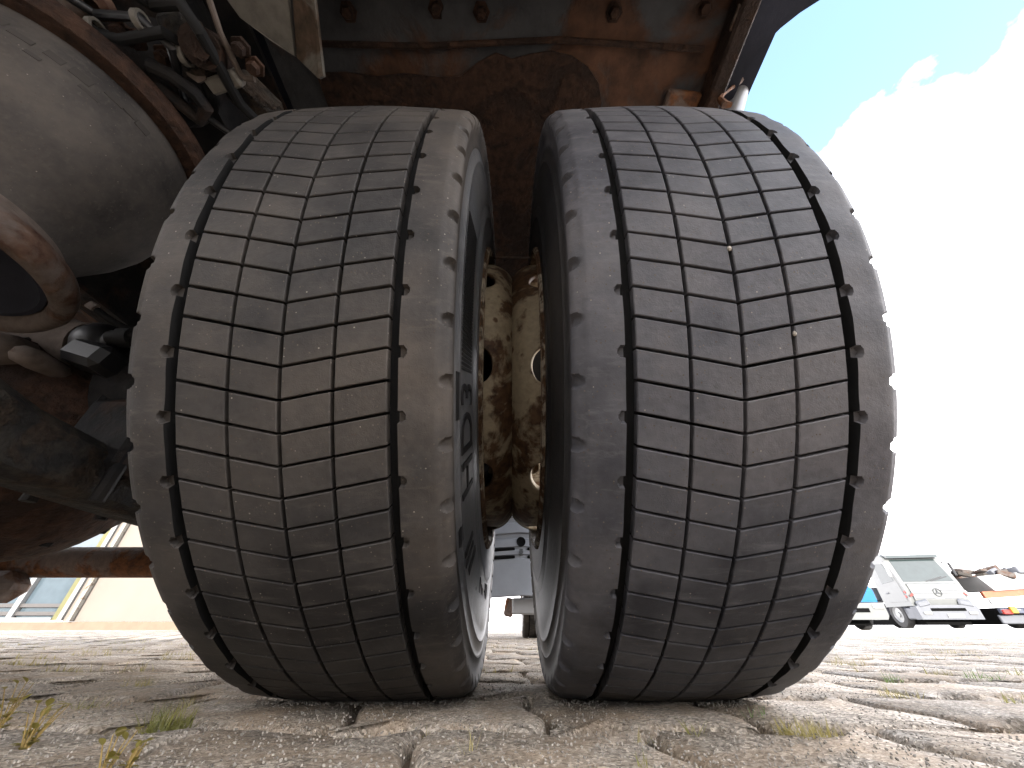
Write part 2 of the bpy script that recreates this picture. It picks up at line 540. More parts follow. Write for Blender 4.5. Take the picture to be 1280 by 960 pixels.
PL, PP, Y0 = .20, .16, .443 - 6 * .16       # paver length, row depth, first row line
def hole_phase(k): return .077 if k % 2 == 0 else .177     # notch x (mod PL) on line k
def line_y(k, x):
    ph = hole_phase(k)
    return Y0 + k * PP + .008 * math.sin(2 * math.pi * (x - ph) / PL) + .004 * math.sin(4 * math.pi * (x - ph) / PL + 1)
def notch(k, x):
    d = ((x - hole_phase(k) + PL / 2) % PL) - PL / 2
    return 0.0215 * math.cos(math.pi * d / .072) ** 1.4 if abs(d) < .0355 else 0.0

def paver_outline(k, x0, n):
    pts = []
    nb = max(3, n // 3)
    for i in range(n):
        x = x0 + PL * i / n; pts.append((x, line_y(k, x) + notch(k, x)))
    def side(xs, rev):
        q = []
        for i in range(nb):
            t = i / nb; t = 1 - t if rev else t
            q.append((xs + .010 * math.sin(2 * math.pi * t), line_y(k, xs) * (1 - t) + line_y(k + 1, xs) * t))
        return q
    pts += side(x0 + PL, False)
    for i in range(n):
        x = x0 + PL - PL * i / n; pts.append((x, line_y(k + 1, x) - notch(k + 1, x)))
    pts += side(x0, True)
    return pts

def inset(poly, d):
    n = len(poly); out = []
    for i in range(n):
        a, b, c = Vector(poly[i - 1]), Vector(poly[i]), Vector(poly[(i + 1) % n])
        t = (c - a)
        if t.length < 1e-9: out.append(tuple(b)); continue
        t.normalize(); nrm = Vector((-t.y, t.x))
        out.append(tuple(b + nrm * d))
    return out

def paver_start(k): return (.077 - PL / 4 if k % 2 == 0 else .177 - PL / 4)

def paver_geo(mb, k, x0, n, cx, cy, jit, seed, zoff=0.0, chips=True):
    rr = random.Random(seed)
    o = paver_outline(k, x0, n)
    ph = [rr.uniform(0, 6.28) for _ in range(6)]
    m = len(o)
    def wob(i, amp):
        a = 2 * math.pi * i / m
        return amp * (math.sin(5 * a + ph[0]) + .7 * math.sin(11 * a + ph[1]) + .5 * math.sin(19 * a + ph[2]) + .4 * math.sin(31 * a + ph[3]))
    rings = []
    for d, z, am in ((.0028, -.045, 0), (.0032, -.012, .5), (.0048, -.0055, 1.0), (.0078, -.0020, 1.2), (.0110, 0, .8)):
        q = inset(o, d)
        rings.append([(x - cx + wob(i + 3, jit * am) * .5, y - cy + wob(i, jit * am), z + zoff + (wob(i * 2 + 5, jit * .5) if z > -.01 else 0)) for i, (x, y) in enumerate(q)])
    base = len(mb.v)
    for r_ in rings: mb.v += r_
    for a in range(len(rings) - 1):
        for i in range(m):
            j = (i + 1) % m
            mb.f.append((base + a * m + i, base + a * m + j, base + (a + 1) * m + j, base + (a + 1) * m + i))
    # slightly domed top
    top = base + (len(rings) - 1) * m
    cc = len(mb.v)
    mb.v.append((sum(p[0] for p in rings[-1]) / m, sum(p[1] for p in rings[-1]) / m, zoff + .0006))
    for i in range(m): mb.f.append((top + i, top + (i + 1) % m, cc))

floor_root = empty('paving', (0, .5, 0)); tag(floor_root, kind='structure')
proto = {}
for par in (0, 1):
    for vv in range(5):
        mb = MB(); k = 6 + par; x0 = paver_start(k)
        paver_geo(mb, k, x0, 30, x0 + PL / 2, Y0 + (k + .5) * PP, .0007, 31 * vv + par)
        me = mb.mesh('paver', 40); me.materials.append(M['paver'])
        proto[(par, vv)] = me
cands = []
for k in range(-14, 62):
    x0s = paver_start(k)
    cy = Y0 + (k + .5) * PP
    half = 1.2 + max(0, cy) * 1.6 + .8
    for j in range(int(-half / PL) - 1, int(half / PL) + 1):
        x0 = x0s + j * PL; cx = x0 + PL / 2
        p = project(cx, cy, 0)
        vis = p is not None and -60 < p[0] < 1340 and p[1] < 1010 and cy > .2
        if vis and cy > .70 and (185 < p[0] < 590 or 695 < p[0] < 1085): vis = False
        cands.append((math.hypot(cx, cy), vis, k, x0, cx, cy))
seen = sorted([c for c in cands if c[1]])[:300]
keyset = {(c[2], round(c[3], 4)) for c in seen}
pv = random.Random(5)
for d, vis, k, x0, cx, cy in seen:
    o = link_mesh('paver', proto[(k % 2, pv.randrange(5))], None, floor_root)
    hz = pv.uniform(-.0018, .0010)
    if abs(cx) < .45 and .4 < cy < .8: hz = -.0006
    o.location = (cx, cy - .5, hz)
    o.rotation_euler = (pv.uniform(-.012, .012), pv.uniform(-.012, .012), pv.uniform(-.008, .008))
mb = MB()
for d, vis, k, x0, cx, cy in cands:
    if (k, round(x0, 4)) in keyset: continue
    if d > 6.5 and not vis and cy < .2: continue
    n = 14 if d < 2.5 else 8
    paver_geo(mb, k, x0, n, 0, 0.5, .0006, pv.randrange(9999), pv.uniform(-.002, .0004))
rest = mb.build('distant_pavers', M['paver'], floor_root, 40)
tag(rest, kind='stuff')

# ------------------------------------------------------------------ building added out of view behind the camera to throw shade over the yard
HY = -9.0
hh = math.tan(SUN_EL) / math.cos(SUN_ROT - math.pi) * (2.92 - HY)
shade_hall = empty('added_shade_hall', (0, HY, -.015))
tag(shade_hall, 'long grey building added unseen behind the parked truck to shade the yard', 'shade_hall')
MB().box((0, -5, hh / 2), (70, 10, hh)).build('wall', M['shade_hall'], shade_hall, None)
MB().box((0, -5, hh + .01), (70.2, 10.2, .06)).build('roof', M['greyplate'], shade_hall, None)
for i in range(9):
    MB().box((-28 + i * 7, .02, 2.1), (4.0, .05, 4.0)).build('door', M['frame'], shade_hall, None)

# ------------------------------------------------------------------ tyres
TR, AXZ, AXY, OFF = .500, .4925, .652, .1815
NB = 120                         # block pitches round the tyre
PITCHA = 2 * math.pi / NB
def crown(x): return TR - .36 * x * x
def vdrop(x): return abs(x) / .083 * .0162 / TR

def tyre_profile():
    half = [(.300, .1200, 0), (.300, .1330, 0), (.308, .1368, 0), (.318, .1370, 0), (.335, .1378, 0), (.352, .1378, 0), (.3545, .1392, 0), (.357, .1378, 0),
            (.370, .1376, 0), (.372, .1366, 0), (.374, .1374, 0), (.385, .1368, 0), (.396, .1356, 0), (.408, .1340, 0), (.420, .1322, 0), (.4315, .1306, 0), (.433, .1314, 0), (.4355, .1312, 0), (.437, .1298, 0),
            (.446, .1284, 0), (.452, .1276, 0), (.454, .1284, 0), (.458, .1274, 1), (.462, .1272, 1), (.466, .1276, 1), (.470, .1286, 1), (.474, .1300, 1), (.478, .1315, 1), (.4815, .1326, 1), (.4845, .1325, 1), (.4865, .1318, 1), (.4883, .1306, 1), (.4898, .1290, 1), (.4909, .1270, 1), (.4919, .1250, 1), (.4928, .1230, 1)]
    xs = [.1210, .1185, .116, .113, .110, .106, .102, .0990, .0980, .0970, .0960, .0950, .0940, .0930, .0922, .0917]
    half += [(crown(x) - .0004 * max(0, (x - .116) / .005), x, 2) for x in xs]
    half += [(TR - .0115, .0905, 3), (TR - .013, .087, 3), (TR - .0125, .083, 3), (TR - .0105, .07, 3), (TR - .010, .0, 3)]
    out = [(r, -x, t) for r, x, t in half]
    out += [(r, x, t) for r, x, t in half[::-1][1:]]
    return out

def make_carcass(outboard):
    prof = tyre_profile(); P = len(prof); N = 2400
    r0 = np.array([p[0] for p in prof]); x0 = np.array([p[1] for p in prof]); tg = np.array([p[2] for p in prof])
    a = np.arange(N) / N * 2 * math.pi
    r = np.repeat(r0[None, :], N, 0); x = np.repeat(x0[None, :], N, 0)
    T = np.repeat(tg[None, :], N, 0)
    pit = 2 * PITCHA
    ax = np.abs(x)
    # scallops beside the wide groove
    s1 = ((a / pit + .25) % 1 - .5) * pit * TR
    q = ((ax - .0910) / .0062) ** 2 + (s1[:, None] / .0052) ** 2
    m1 = (T == 2) & (q < 1)
    r = np.where(m1, TR - .0085, r)
    # notches biting into the outer shoulder edge
    s2 = ((a / pit + .70) % 1 - .5) * pit * TR
    arc = np.zeros(P)
    ci = int(np.argmin((x0 - .1318) ** 2 + (r0 - .4865) ** 2)); cj = P - 1 - ci
    seg = np.hypot(np.diff(r0), np.diff(x0)); cum = np.concatenate([[0], np.cumsum(seg)])
    for c in (ci, cj):
        dd = (cum - cum[c])
        sharp = (x0[c] > 0) == (outboard > 0)
        long_ = np.where((r0 < r0[c]), dd / (.026 if sharp else .012), dd / (.0150 if sharp else .0105))
        q = long_[None, :] ** 2 + (s2[:, None] / .0066) ** 2
        fall = np.clip((1 - q) * (4.0 if sharp else 1.3), 0, 1) * ((T == 1) | (T == 2))
        fall = fall ** .9
        r = r - fall * (.0068 if sharp else .0042)
        x = x - np.sign(x) * fall * (.0095 if sharp else .0040)
    # worn, slightly wavy shoulder
    r = r + np.where((T == 2), .0004 * np.sin(a * 37)[:, None] + .0003 * np.sin(a * 71 + 1)[:, None], 0)
    y = -r * np.cos(a)[:, None]; z = r * np.sin(a)[:, None]
    low = np.clip((-z - .36) / .13, 0, 1) * np.clip((r - .33) / .06, 0, 1) * np.clip((.485 - r) / .03, 0, 1)
    x = x * (1 + .055 * low * (np.cos(a) < 2)[:, None])
    z = np.maximum(z, -AXZ + .0006)
    verts = np.stack([x, y, z], -1).reshape(-1, 3)
    i = np.arange(N); j = np.arange(P - 1)
    I, J = np.meshgrid(i, j, indexing='ij'); I2 = (I + 1) % N
    quads = np.stack([I * P + J, I * P + J + 1, I2 * P + J + 1, I2 * P + J], -1).reshape(-1, 4)
    me = np_mesh('tyre', verts, quads, True, 38)
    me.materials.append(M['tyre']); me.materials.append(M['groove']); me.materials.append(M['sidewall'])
    tf = np.maximum(tg[:-1], tg[1:])
    rm = (r0[:-1] + r0[1:]) / 2
    mi = np.where(tf == 3, 1, np.where((rm < .4525), 2, 0)).astype(np.int32)
    mi[(tg[:-1] == 2) & (tg[1:] == 2)] = 0
    me.polygons.foreach_set('material_index', np.repeat(mi[None, :], N, 0).ravel())
    return me

ROWS = [(-.0828, -.0428), (-.0396, -.0016), (.0016, .0396), (.0428, .0828)]
def block_geo(mb, row, a0, jit=None, clamp=False):
    """one tread block; a0 = angle of its centre line at the tyre's middle"""
    xa, xb = ROWS[row]
    j = jit or [0] * 8
    sip = .0024 / TR; hl = PITCHA / 2 - sip / 2
    bv = .0007; bva = bv / TR
    xs = [xa + j[0], xa + bv + j[0], xb - bv + j[1], xb + j[1]]
    asx = [-hl + j[2] / TR, -hl + bva + j[2] / TR, hl - bva + j[3] / TR, hl + j[3] / TR]
    base = len(mb.v)
    def pt(x, da, r):
        a = a0 + da + vdrop(x)
        z = r * math.sin(a)
        if clamp: z = max(z, -AXZ + .0004)
        return (x, -r * math.cos(a), z)
    for iy, da in enumerate(asx):
        for ix, x in enumerate(xs):
            edge = (ix in (0, 3)) or (iy in (0, 3))
            mb.v.append(pt(x, da, crown(x) - (.0006 if edge else 0) + j[4 + (ix + iy) % 4] * .35))
    ring = [0, 1, 2, 3, 7, 11, 15, 14, 13, 12, 8, 4]
    for k in ring:
        ix, iy = k % 4, k // 4
        mb.v.append(pt(xs[ix], asx[iy], TR - .0115))
    for iy in range(3):
        for ix in range(3):
            q = base + iy * 4 + ix
            mb.f.append((q, q + 1, q + 5, q + 4))
    for k in range(12):
        k2 = (k + 1) % 12
        mb.f.append((base + ring[k], base + 16 + k, base + 16 + k2, base + ring[k2]))

br = random.Random(11)
block_me = {}
for row in range(4):
    for vv in range(8):
        mb = MB(); block_geo(mb, row, 0.0, [br.uniform(-.00007, .00007) for _ in range(2)] + [br.uniform(-.00015, .00015) for _ in range(2)] + [br.uniform(-.0009, .0004) for _ in range(4)])
        me = mb.mesh('tread_block', 22); me.materials.append(M['tread'])
        block_me[(row, vv)] = me
A_LO, A_HI = R(-76.5), R(26)
mb = MB(); mb_all = MB()
near_angles = []
for i in range(NB):
    a = (i + .5) * PITCHA
    a = (a + math.pi) % (2 * math.pi) - math.pi
    if A_LO < a < A_HI: near_angles.append(a)
    for row in range(4):
        jit = [br.uniform(-.00008, .00008) for _ in range(8)]
        if not (A_LO < a < A_HI): block_geo(mb, row, a, jit, True)
        block_geo(mb_all, row, a, jit, True)
rest_blocks = mb.mesh('tread_blocks_beyond', 40); rest_blocks.materials.append(M['tread'])
all_blocks = mb_all.mesh('tread_blocks_all', 40); all_blocks.materials.append(M['tread'])
carcass = make_carcass(1); carcass_l = make_carcass(-1)

# ------------------------------------------------------------------ the truck
truck = empty('truck', (0, 0, 0))
tag(truck, 'rusty truck seen from below with two worn dual tyres on the paving', 'truck')

def own(o, *mats):
    for i, m in enumerate(mats):
        if m: o.material_slots[i].link = 'OBJECT'; o.material_slots[i].material = m
def near_tyre(x, label, tm=None, bm_=None):
    t = link_mesh('tyre', carcass if x > 0 else carcass_l, None, truck, (x, AXY, AXZ))
    tag(t, label)
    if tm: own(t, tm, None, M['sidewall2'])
    for a in near_angles:
        for row in range(4):
            b = link_mesh('tread_block', block_me[(row, br.randrange(8))], None, t)
            b.rotation_euler = (-a, 0, 0)
            if bm_: own(b, bm_)
    tag(link_mesh('tread_blocks_beyond', rest_blocks, None, t), kind='stuff')
    return t
tyre_l = near_tyre(-OFF, 'brown grey worn tyre on the left with moulded letters on its sidewall')
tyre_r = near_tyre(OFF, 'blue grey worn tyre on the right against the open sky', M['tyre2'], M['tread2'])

# the blocks of one tyre share that tyre's space, so dust and stains run on across them
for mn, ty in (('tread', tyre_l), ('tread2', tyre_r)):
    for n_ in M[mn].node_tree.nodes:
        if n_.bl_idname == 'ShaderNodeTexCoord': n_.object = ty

def far_tyre(x, y):
    t = link_mesh('tyre', carcass, None, truck, (x, y, AXZ))
    tag(link_mesh('tread_blocks_beyond', all_blocks, None, t), kind='stuff')
    return t

# lettering on the inner sidewall of the left tyre (faces +x)
def side_x(r):
    pr = [(.318, .1370), (.352, .1378), (.370, .1376), (.385, .1368), (.396, .1356), (.408, .1340), (.420, .1322), (.4315, .1306), (.446, .1284)]
    for (r1, x1), (r2, x2) in zip(pr, pr[1:]):
        if r1 <= r <= r2: return x1 + (x2 - x1) * (r - r1) / (r2 - r1)
    return pr[0][1] if r < pr[0][0] else pr[-1][1]

def wrap_text(body, a_start, a_end, r_in, r_out, mat, parent, name):
    cu = bpy.data.curves.new('txt', 'FONT'); cu.body = body; cu.extrude = .0; cu.resolution_u = 4
    to = bpy.data.objects.new('txt', cu); COL.objects.link(to)
    bpy.context.view_layer.update()
    dg = bpy.context.evaluated_depsgraph_get()
    me = bpy.data.meshes.new_from_object(to.evaluated_get(dg))
    bpy.data.objects.remove(to); bpy.data.curves.remove(cu)
    import bmesh
    bm = bmesh.new(); bm.from_mesh(me)
    bmesh.ops.subdivide_edges(bm, edges=[e for e in bm.edges if e.calc_length() > .08], cuts=3, use_grid_fill=True)
    bmesh.ops.triangulate(bm, faces=bm.faces)
    ex = bmesh.ops.extrude_face_region(bm, geom=bm.faces[:])
    topv = {v for v in ex['geom'] if isinstance(v, bmesh.types.BMVert)}
    xs = [v.co.x for v in bm.verts]; ys = [v.co.y for v in bm.verts]
    x0, x1, y0, y1 = min(xs), max(xs), min(ys), max(ys)
    for v in bm.verts:
        a = a_start + (a_end - a_start) * (v.co.x - x0) / (x1 - x0)
        r = r_in + (r_out - r_in) * (v.co.y - y0) / (y1 - y0)
        x = side_x(r) + (.0013 if v in topv else -.0015)
        v.co = Vector((x, -r * math.cos(a), r * math.sin(a)))
    bmesh.ops.recalc_face_normals(bm, faces=bm.faces)
    bm.to_mesh(me); bm.free(); me.name = name
    me.materials.clear(); me.materials.append(mat)
    return link_mesh(name, me, None, parent)

AC = math.atan2(-(AXZ - CAM_H), AXY)        # angle of the tread point facing the camera
wrap_text('HD3', AC + R(-14.5), AC + R(1.8), .387, .4275, M['letter'], tyre_l, 'lettering')

def side_patch(a0, a1, r0, r1, h, mat, parent, name, n=24, m=6):
    mb = MB(); base = 0
    for lvl in (h, -.001):
        for i in range(n + 1):
            a = a0 + (a1 - a0) * i / n
            for j in range(m + 1):
                r = r0 + (r1 - r0) * j / m
                mb.v.append((side_x(r) + lvl, -r * math.cos(a), r * math.sin(a)))
    K = (n + 1) * (m + 1)
    for i in range(n):
        for j in range(m):
            q = i * (m + 1) + j
            mb.f.append((q, q + 1, q + m + 2, q + m + 1))
    for i in range(n):
        for j in (0, m):
            q = i * (m + 1) + j
            mb.f.append((q, q + m + 1, q + m + 1 + K, q + K))
    for j in range(m):
        for i in (0, n):
            q = i * (m + 1) + j
            mb.f.append((q, q + 1, q + 1 + K, q + K))
    return mb.build(name, mat, parent)
# hatched panel above the letters: fine ribs
for i in range(44):
    a = AC + R(3.6 + i * .62)
    side_patch(a, a + R(.38), .389, .4265, .0010, M['letter'], tyre_l, 'hatch_rib', 2, 4)
# small moulded bars low on the sidewall
for i, (d, r0_, r1_, w) in enumerate([(-24, .395, .428, 1.0), (-26, .395, .428, .8), (-29, .388, .42, 1.5), (-38, .40, .43, .8), (-39.6, .40, .43, .8), (-41.2, .40, .43, .8), (-44, .375, .40, 2.2), (-47.5, .375, .40, 1.6), (-50, .375, .40, 1.6), (-57, .36, .40, .9), (-58.8, .36, .40, .9), (-60.6, .36, .40, .9), (-62.4, .36, .39, .9), (-64.2, .36, .39, .9), (-20, .432, .444, 2.5), (-3, .433, .444, 6)]):
    side_patch(AC + R(d), AC + R(d + w), r0_, r1_, .0011, M['letter'], tyre_l, 'moulded_bar', 4, 4)

# ---- rims: lathed rim, dished disc with hand holes
def make_disc():
    """dished wheel disc; mounting face at x=0, dish runs towards -x (for the left wheel)"""
    prof = [(.10, -.001), (.15, -.001), (.185, -.001)]
    for t in np.linspace(0, 1, 26):
        a = t * math.pi / 2
        prof.append((.200 + .064 * math.sin(a) ** .9, -.001 - .046 * (1 - math.cos(a)) ** 1.25))
    for t in np.linspace(.05, 1, 16): prof.append((.264 + .003 * t, -.047 - .075 * t))
    P = len(prof); N = 720
    r0 = np.array([p[0] for p in prof]); x0 = np.array([p[1] for p in prof])
    cum = np.concatenate([[0], np.cumsum(np.hypot(np.diff(r0), np.diff(x0)))])
    a = np.arange(N) / N * 2 * math.pi
    hc = cum[int(np.argmin(np.abs(x0 + .050)))]
    ph = AC + R(9.5)
    da = ((a - ph) / R(36) + .5) % 1 - .5
    S = np.repeat(((cum - hc) / .021)[None, :], N, 0).copy(); A = np.repeat((da * R(36) * .262 / .027)[:, None], P, 1).copy()
    rho = np.sqrt(S ** 2 + A ** 2)
    I, J = np.meshgrid(np.arange(N), np.arange(P - 1), indexing='ij'); I2 = (I + 1) % N
    inside = (rho[I, J] + rho[I, J + 1] + rho[I2, J] + rho[I2, J + 1]) / 4 < 1
    keep = ~inside
    # snap rim of every hole to its ellipse
    near = np.zeros_like(rho, bool)
    for (ii, jj) in ((I, J), (I, J + 1), (I2, J), (I2, J + 1)):
        near[ii[inside], jj[inside]] = True
    keptv = np.zeros_like(rho, bool)
    for (ii, jj) in ((I, J), (I, J + 1), (I2, J), (I2, J + 1)):
        keptv[ii[keep], jj[keep]] = True
    rim_v = near & keptv
    sc = np.where(rim_v, 1 / np.maximum(rho, .05), 1)
    newS = (S * sc) * .021 + hc
    newda = np.where(rim_v, (A * sc) * .027 / .262 - A * .027 / .262, 0)
    rr = np.interp(newS, cum, r0); xx = np.interp(newS, cum, x0)
    rr = np.where(rim_v, rr, r0[None, :]); xx = np.where(rim_v, xx, x0[None, :])
    aa = a[:, None] + newda
    verts = np.stack([xx, -rr * np.cos(aa), rr * np.sin(aa)], -1).reshape(-1, 3)
    quads = np.stack([I * P + J, I * P + J + 1, I2 * P + J + 1, I2 * P + J], -1)[keep]
    me = np_mesh('disc', verts, quads, True, 50)
    import bmesh
    bm = bmesh.new(); bm.from_mesh(me)
    loose = [v for v in bm.verts if not v.link_faces]
    bmesh.ops.delete(bm, geom=loose, context='VERTS')
    bm.to_mesh(me); bm.free()
    me.materials.append(M['rim'])
    return me
disc_me = make_disc()

RIM = [(.300, -.128), (.304, -.1375), (.299, -.1420), (.291, -.1405), (.288, -.134), (.286, -.120), (.272, -.105), (.270, -.06), (.270, .06), (.272, .105), (.286, .120), (.288, .134), (.291, .1405), (.299, .1420), (.304, .1375), (.300, .128)]
rim_outer = [(.300, -.128), (.290, -.110), (.278, -.095), (.276, .095), (.290, .110), (.300, .128)]
def wheel_rim(x, y, flip, full=True):
    mb = MB().lathe(RIM, (0, 0, 0), 'X', 128)
    o = mb.build('wheel_rim', M['rim'], truck, 40, (x, y, AXZ))
    for s in (-1, 1):
        MB().lathe([(.2975, s * .1425), (.3045, s * .1385), (.3052, s * .134), (.2990, s * .1300), (.2900, s * .1400), (.2975, s * .1425)], (0, 0, 0), 'X', 160).build('flange', M['flange'], o, 50)
    d = link_mesh('disc', disc_me, None, o, ((OFF if not flip else -OFF), 0, 0))
    if flip: d.scale = (-1, 1, 1)
    sm = d.modifiers.new('thickness', 'SOLIDIFY'); sm.thickness = .009; sm.offset = -1
    return o
rim_l = wheel_rim(-OFF, AXY, False)
rim_r = wheel_rim(OFF, AXY, True)
tag(rim_l, 'chipped cream painted rim with rust spots in the gap')
# valve extension rod across the gap
MB().tube([(-.052, .505, .777), (.058, .505, .777)], .0022, 8).build('valve_rod', M['tan'], truck)
# hubs, drum, axle
MB().lathe([(.0, -.30), (.205, -.30), (.212, -.28), (.212, -.06), (.15, -.05), (.15, -.004), (0, -.004)], (0, AXY, AXZ), 'X', 64).build('brake_drum', M['chassis'], truck)
MB().lathe([(0, .004), (.125, .004), (.125, .10), (.10, .13), (.10, .20), (.085, .215), (0, .215)], (0, AXY, AXZ), 'X', 48).build('hub', M['chassis'], truck)
# other side of the same axle and the axle ahead
for x in (-1.84 - OFF, -1.84 + OFF): far_tyre(x, AXY)
for x in (-1.84 - OFF, -1.84 + OFF):
    MB().lathe(RIM + [(.05, .0)], (0, 0, 0), 'X', 48).build('wheel_rim', M['rim'], truck, 40, (x, AXY, AXZ))
FY = 3.42
far_tyre(.215, FY)
far_tyre(-2.05, FY)
for x in (.215, -2.05):
    MB().lathe(RIM + [(.05, .0)], (0, 0, 0), 'X', 48).build('wheel_rim', M['rim'], truck, 40, (x, FY, AXZ))
MB().tube([(-2.0, FY, AXZ), (.2, FY, AXZ)], .055, 16).build('front_axle', M['chassis'], truck)

# axle tube and differential
MB().lathe([(.085, -.28), (.088, -.5), (.10, -.62), (.105, -.75), (.11, -.80)], (0, AXY, AXZ), 'X', 32).build('axle_tube', M['chassis'], truck)
MB().lathe([(.085, -1.56), (.11, -1.05), (.11, -1.3)], (0, AXY, AXZ), 'X', 32).build('axle_tube', M['chassis'], truck)
dm = MB()
dm.lathe([(.10, -.79), (.15, -.84), (.215, -.90), (.25, -.97), (.262, -1.05), (.25, -1.13), (.2, -1.2), (.10, -1.28)], (0, .70, .425), 'X', 48)
diff = dm.build('differential_housing', M['scale'], truck, 40)
for k in range(14):
    a = k / 14 * 2 * math.pi
    MB().lathe([(0, 0), (.013, 0), (.013, .012), (.008, .016), (0, .016)], (-.925, .70 - .215 * math.cos(a), .425 + .215 * math.sin(a)), 'X', 6).build('bolt', M['chassis'], diff, 20)

# trailing arm under the air spring and axle
arm_pts = [(-.72, -.25, .405), (-.72, .05, .372), (-.72, .25, .338), (-.72, .45, .292), (-.725, .70, .283), (-.73, .95, .285), (-.735, 1.2, .30)]
mb = MB()
secs = []
for i, p in enumerate(arm_pts):
    w, h = (.085, .095) if i < 4 else (.085, .085)
    ch = .018
    sec = [(-w / 2 + ch, -h / 2), (w / 2 - ch, -h / 2), (w / 2, -h / 2 + .010), (w / 2, h / 2 - ch), (w / 2 - ch, h / 2), (-w / 2 + ch, h / 2), (-w / 2, h / 2 - ch), (-w / 2, -h / 2 + ch)]
    secs.append([(p[0] + a, p[1], p[2] + b) for a, b in sec])
for s_ in secs: mb.v += s_
for i in range(len(secs) - 1):
    for k in range(8):
        k2 = (k + 1) % 8
        mb.f.append((i * 8 + k, i * 8 + k2, (i + 1) * 8 + k2, (i + 1) * 8 + k))
mb.f.append(tuple(range(8))[::-1]); mb.f.append(tuple((len(secs) - 1) * 8 + k for k in range(8)))
mb.build('trailing_arm', M['arm'], truck, 30)
MB().box((-.72, .63, .36), (.13, .15, .14), None, .012).build('axle_seat', M['chassis'], truck)
for sx in (-1, 1):
    for sy in (-1, 1):
        MB().tube([(-.72 + sx * .055, .63 + sy * .06, .24), (-.72 + sx * .055, .63 + sy * .06, .62)], .010, 8).build('u_bolt', M['chassis'], truck)

# cross tube low ahead of the axle, with clamp and pipe
ct = MB().tube([(-2.2, 1.16, .232), (-.30, 1.16, .232)], .041, 24).build('cross_tube', M['tube'], truck)
MB().lathe([(.042, -1.02), (.049, -1.02), (.049, -.985), (.042, -.985)], (0, 1.16, .232), 'X', 24).build('clamp_ring', M['tube'], ct)
MB().box((-1.52, 1.12, .165), (.32, .10, .075), None, .03).build('tube_bracket', M['tan'], ct)
MB().tube([(-1.2, 1.32, .42), (-1.05, 1.3, .385), (-.95, 1.28, .372), (-.85, 1.27, .375), (-.72, 1.26, .395), (-.5, 1.25, .43)], .011, 10).build('brake_pipe', M['tan'], truck)
MB().tube([(-1.15, 1.34, .43), (-1.0, 1.32, .40), (-.9, 1.30, .385), (-.8, 1.29, .37), (-.6, 1.28, .39)], .009, 10).build('brake_pipe', M['tan'], truck)

# brake casting, sensor and hose above the axle
cast = MB()
cast.lathe([(.0, -.15), (.05, -.14), (.075, -.10), (.08, -.02), (.06, .03), (.055, .07), (0, .075)], (-.93, .56, .545), 'X', 24)
cast.box((-.95, .50, .49), (.14, .10, .06), (0.2, .1, .2), .02)
cast.box((-.87, .53, .475), (.05, .12, .03), (0.1, .2, .3), .01)
castp = cast.build('brake_casting', M['tan'], truck, 45)
MB().lathe([(0, -.03), (.03, -.03), (.04, -.02), (.044, 0), (.04, .02), (.03, .03), (.03, .045), (.036, .05), (0, .055)], (-.835, .545, .548), 'X', 20).build('rubber_boot', M['black'], castp)
MB().box((-.80, .53, .50), (.09, .06, .05), (0, .3, 0), .012).build('sensor_block', M['black'], castp)
MB().lathe([(0, 0), (.014, 0), (.014, .02), (.019, .02), (.019, .045), (.014, .045), (.012, .08), (0, .08)], (-.775, .51, .535), 'X', 14).build('connector', M['hose'], castp, 30)
hz = []
for i in range(61):
    t = i / 60
    hz.append((-.835 + .14 * t, .50, .60 - .02 * t - .045 * math.sin(t * 1.5)))
MB().tube(hz, [.0065 if i % 2 else .0048 for i in range(61)], 8).build('corrugated_hose', M['hose'], castp, None)
MB().box((-.845, .495, .607), (.028, .006, .016), (0, .5, 0), .002).build('tag_plate', M['tan'], castp)
MB().sheet([at_y(106, 492, .60), at_y(122, 482, .60), at_y(170, 479, .60), at_y(168, 488, .60), at_y(140, 495, .60)], (0, .02, .004)).build('shield_plate', M['tan'], truck)
# dark wheel-side dust cover behind the spring
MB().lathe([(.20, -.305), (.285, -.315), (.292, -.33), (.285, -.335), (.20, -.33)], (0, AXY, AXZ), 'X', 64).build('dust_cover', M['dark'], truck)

# air spring
SX, SY = -.735, .245
spring = empty('air_spring', (SX, SY, 0), parent=truck)
MB().lathe([(.168, .735), (.172, .715), (.175, .69), (.174, .655), (.168, .62), (.155, .585), (.138, .555), (.125, .53), (.118, .505), (.118, .49)], (0, 0, 0), 'Z', 96).build('bellow', M['bellow'], spring, 60)
MB().lathe([(.165, .735), (.188, .736), (.196, .745), (.196, .762), (.186, .770), (.0, .772)], (0, 0, 0), 'Z', 96).build('top_plate', M['scale'], spring, 30)
MB().lathe([(.112, .52), (.122, .500), (.135, .487), (.146, .478), (.153, .466), (.155, .452), (.150, .441), (.142, .437), (.134, .441), (.128, .452), (.122, .475), (.10, .495), (0, .50)], (0, 0, 0), 'Z', 96).build('piston', M['tan'], spring, 60)
MB().lathe([(.0, .492), (.098, .492), (.118, .474), (.126, .452), (.120, .452), (.112, .47), (.09, .485), (0, .486)], (0, 0, 0), 'Z', 64).build('piston_hollow', M['darkblue'], spring, 40)
MB().tube([(0, 0, .36), (0, 0, .495)], .035, 16).build('piston_stud', M['chassis'], spring)
sr = random.Random(3)
for (aa, zz, w, h) in [(-20, .70, .030, .012), (-14, .702, .022, .010), (-30, .690, .030, .018), (-38, .688, .024, .015), (-47, .685, .030, .012), (-8, .700, .026, .014), (-25, .675, .03, .008), (-55, .690, .028, .014), (-62, .695, .03, .012), (-41, .668, .02, .008)]:
    a = R(aa)
    rad = .1745 if zz > .68 else .1742
    MB().box((rad * math.cos(a), rad * math.sin(a), zz), (.0016, w * .7, h * .8), (0, 0, a), .0004).build('moulded_mark', M['mark'], spring)

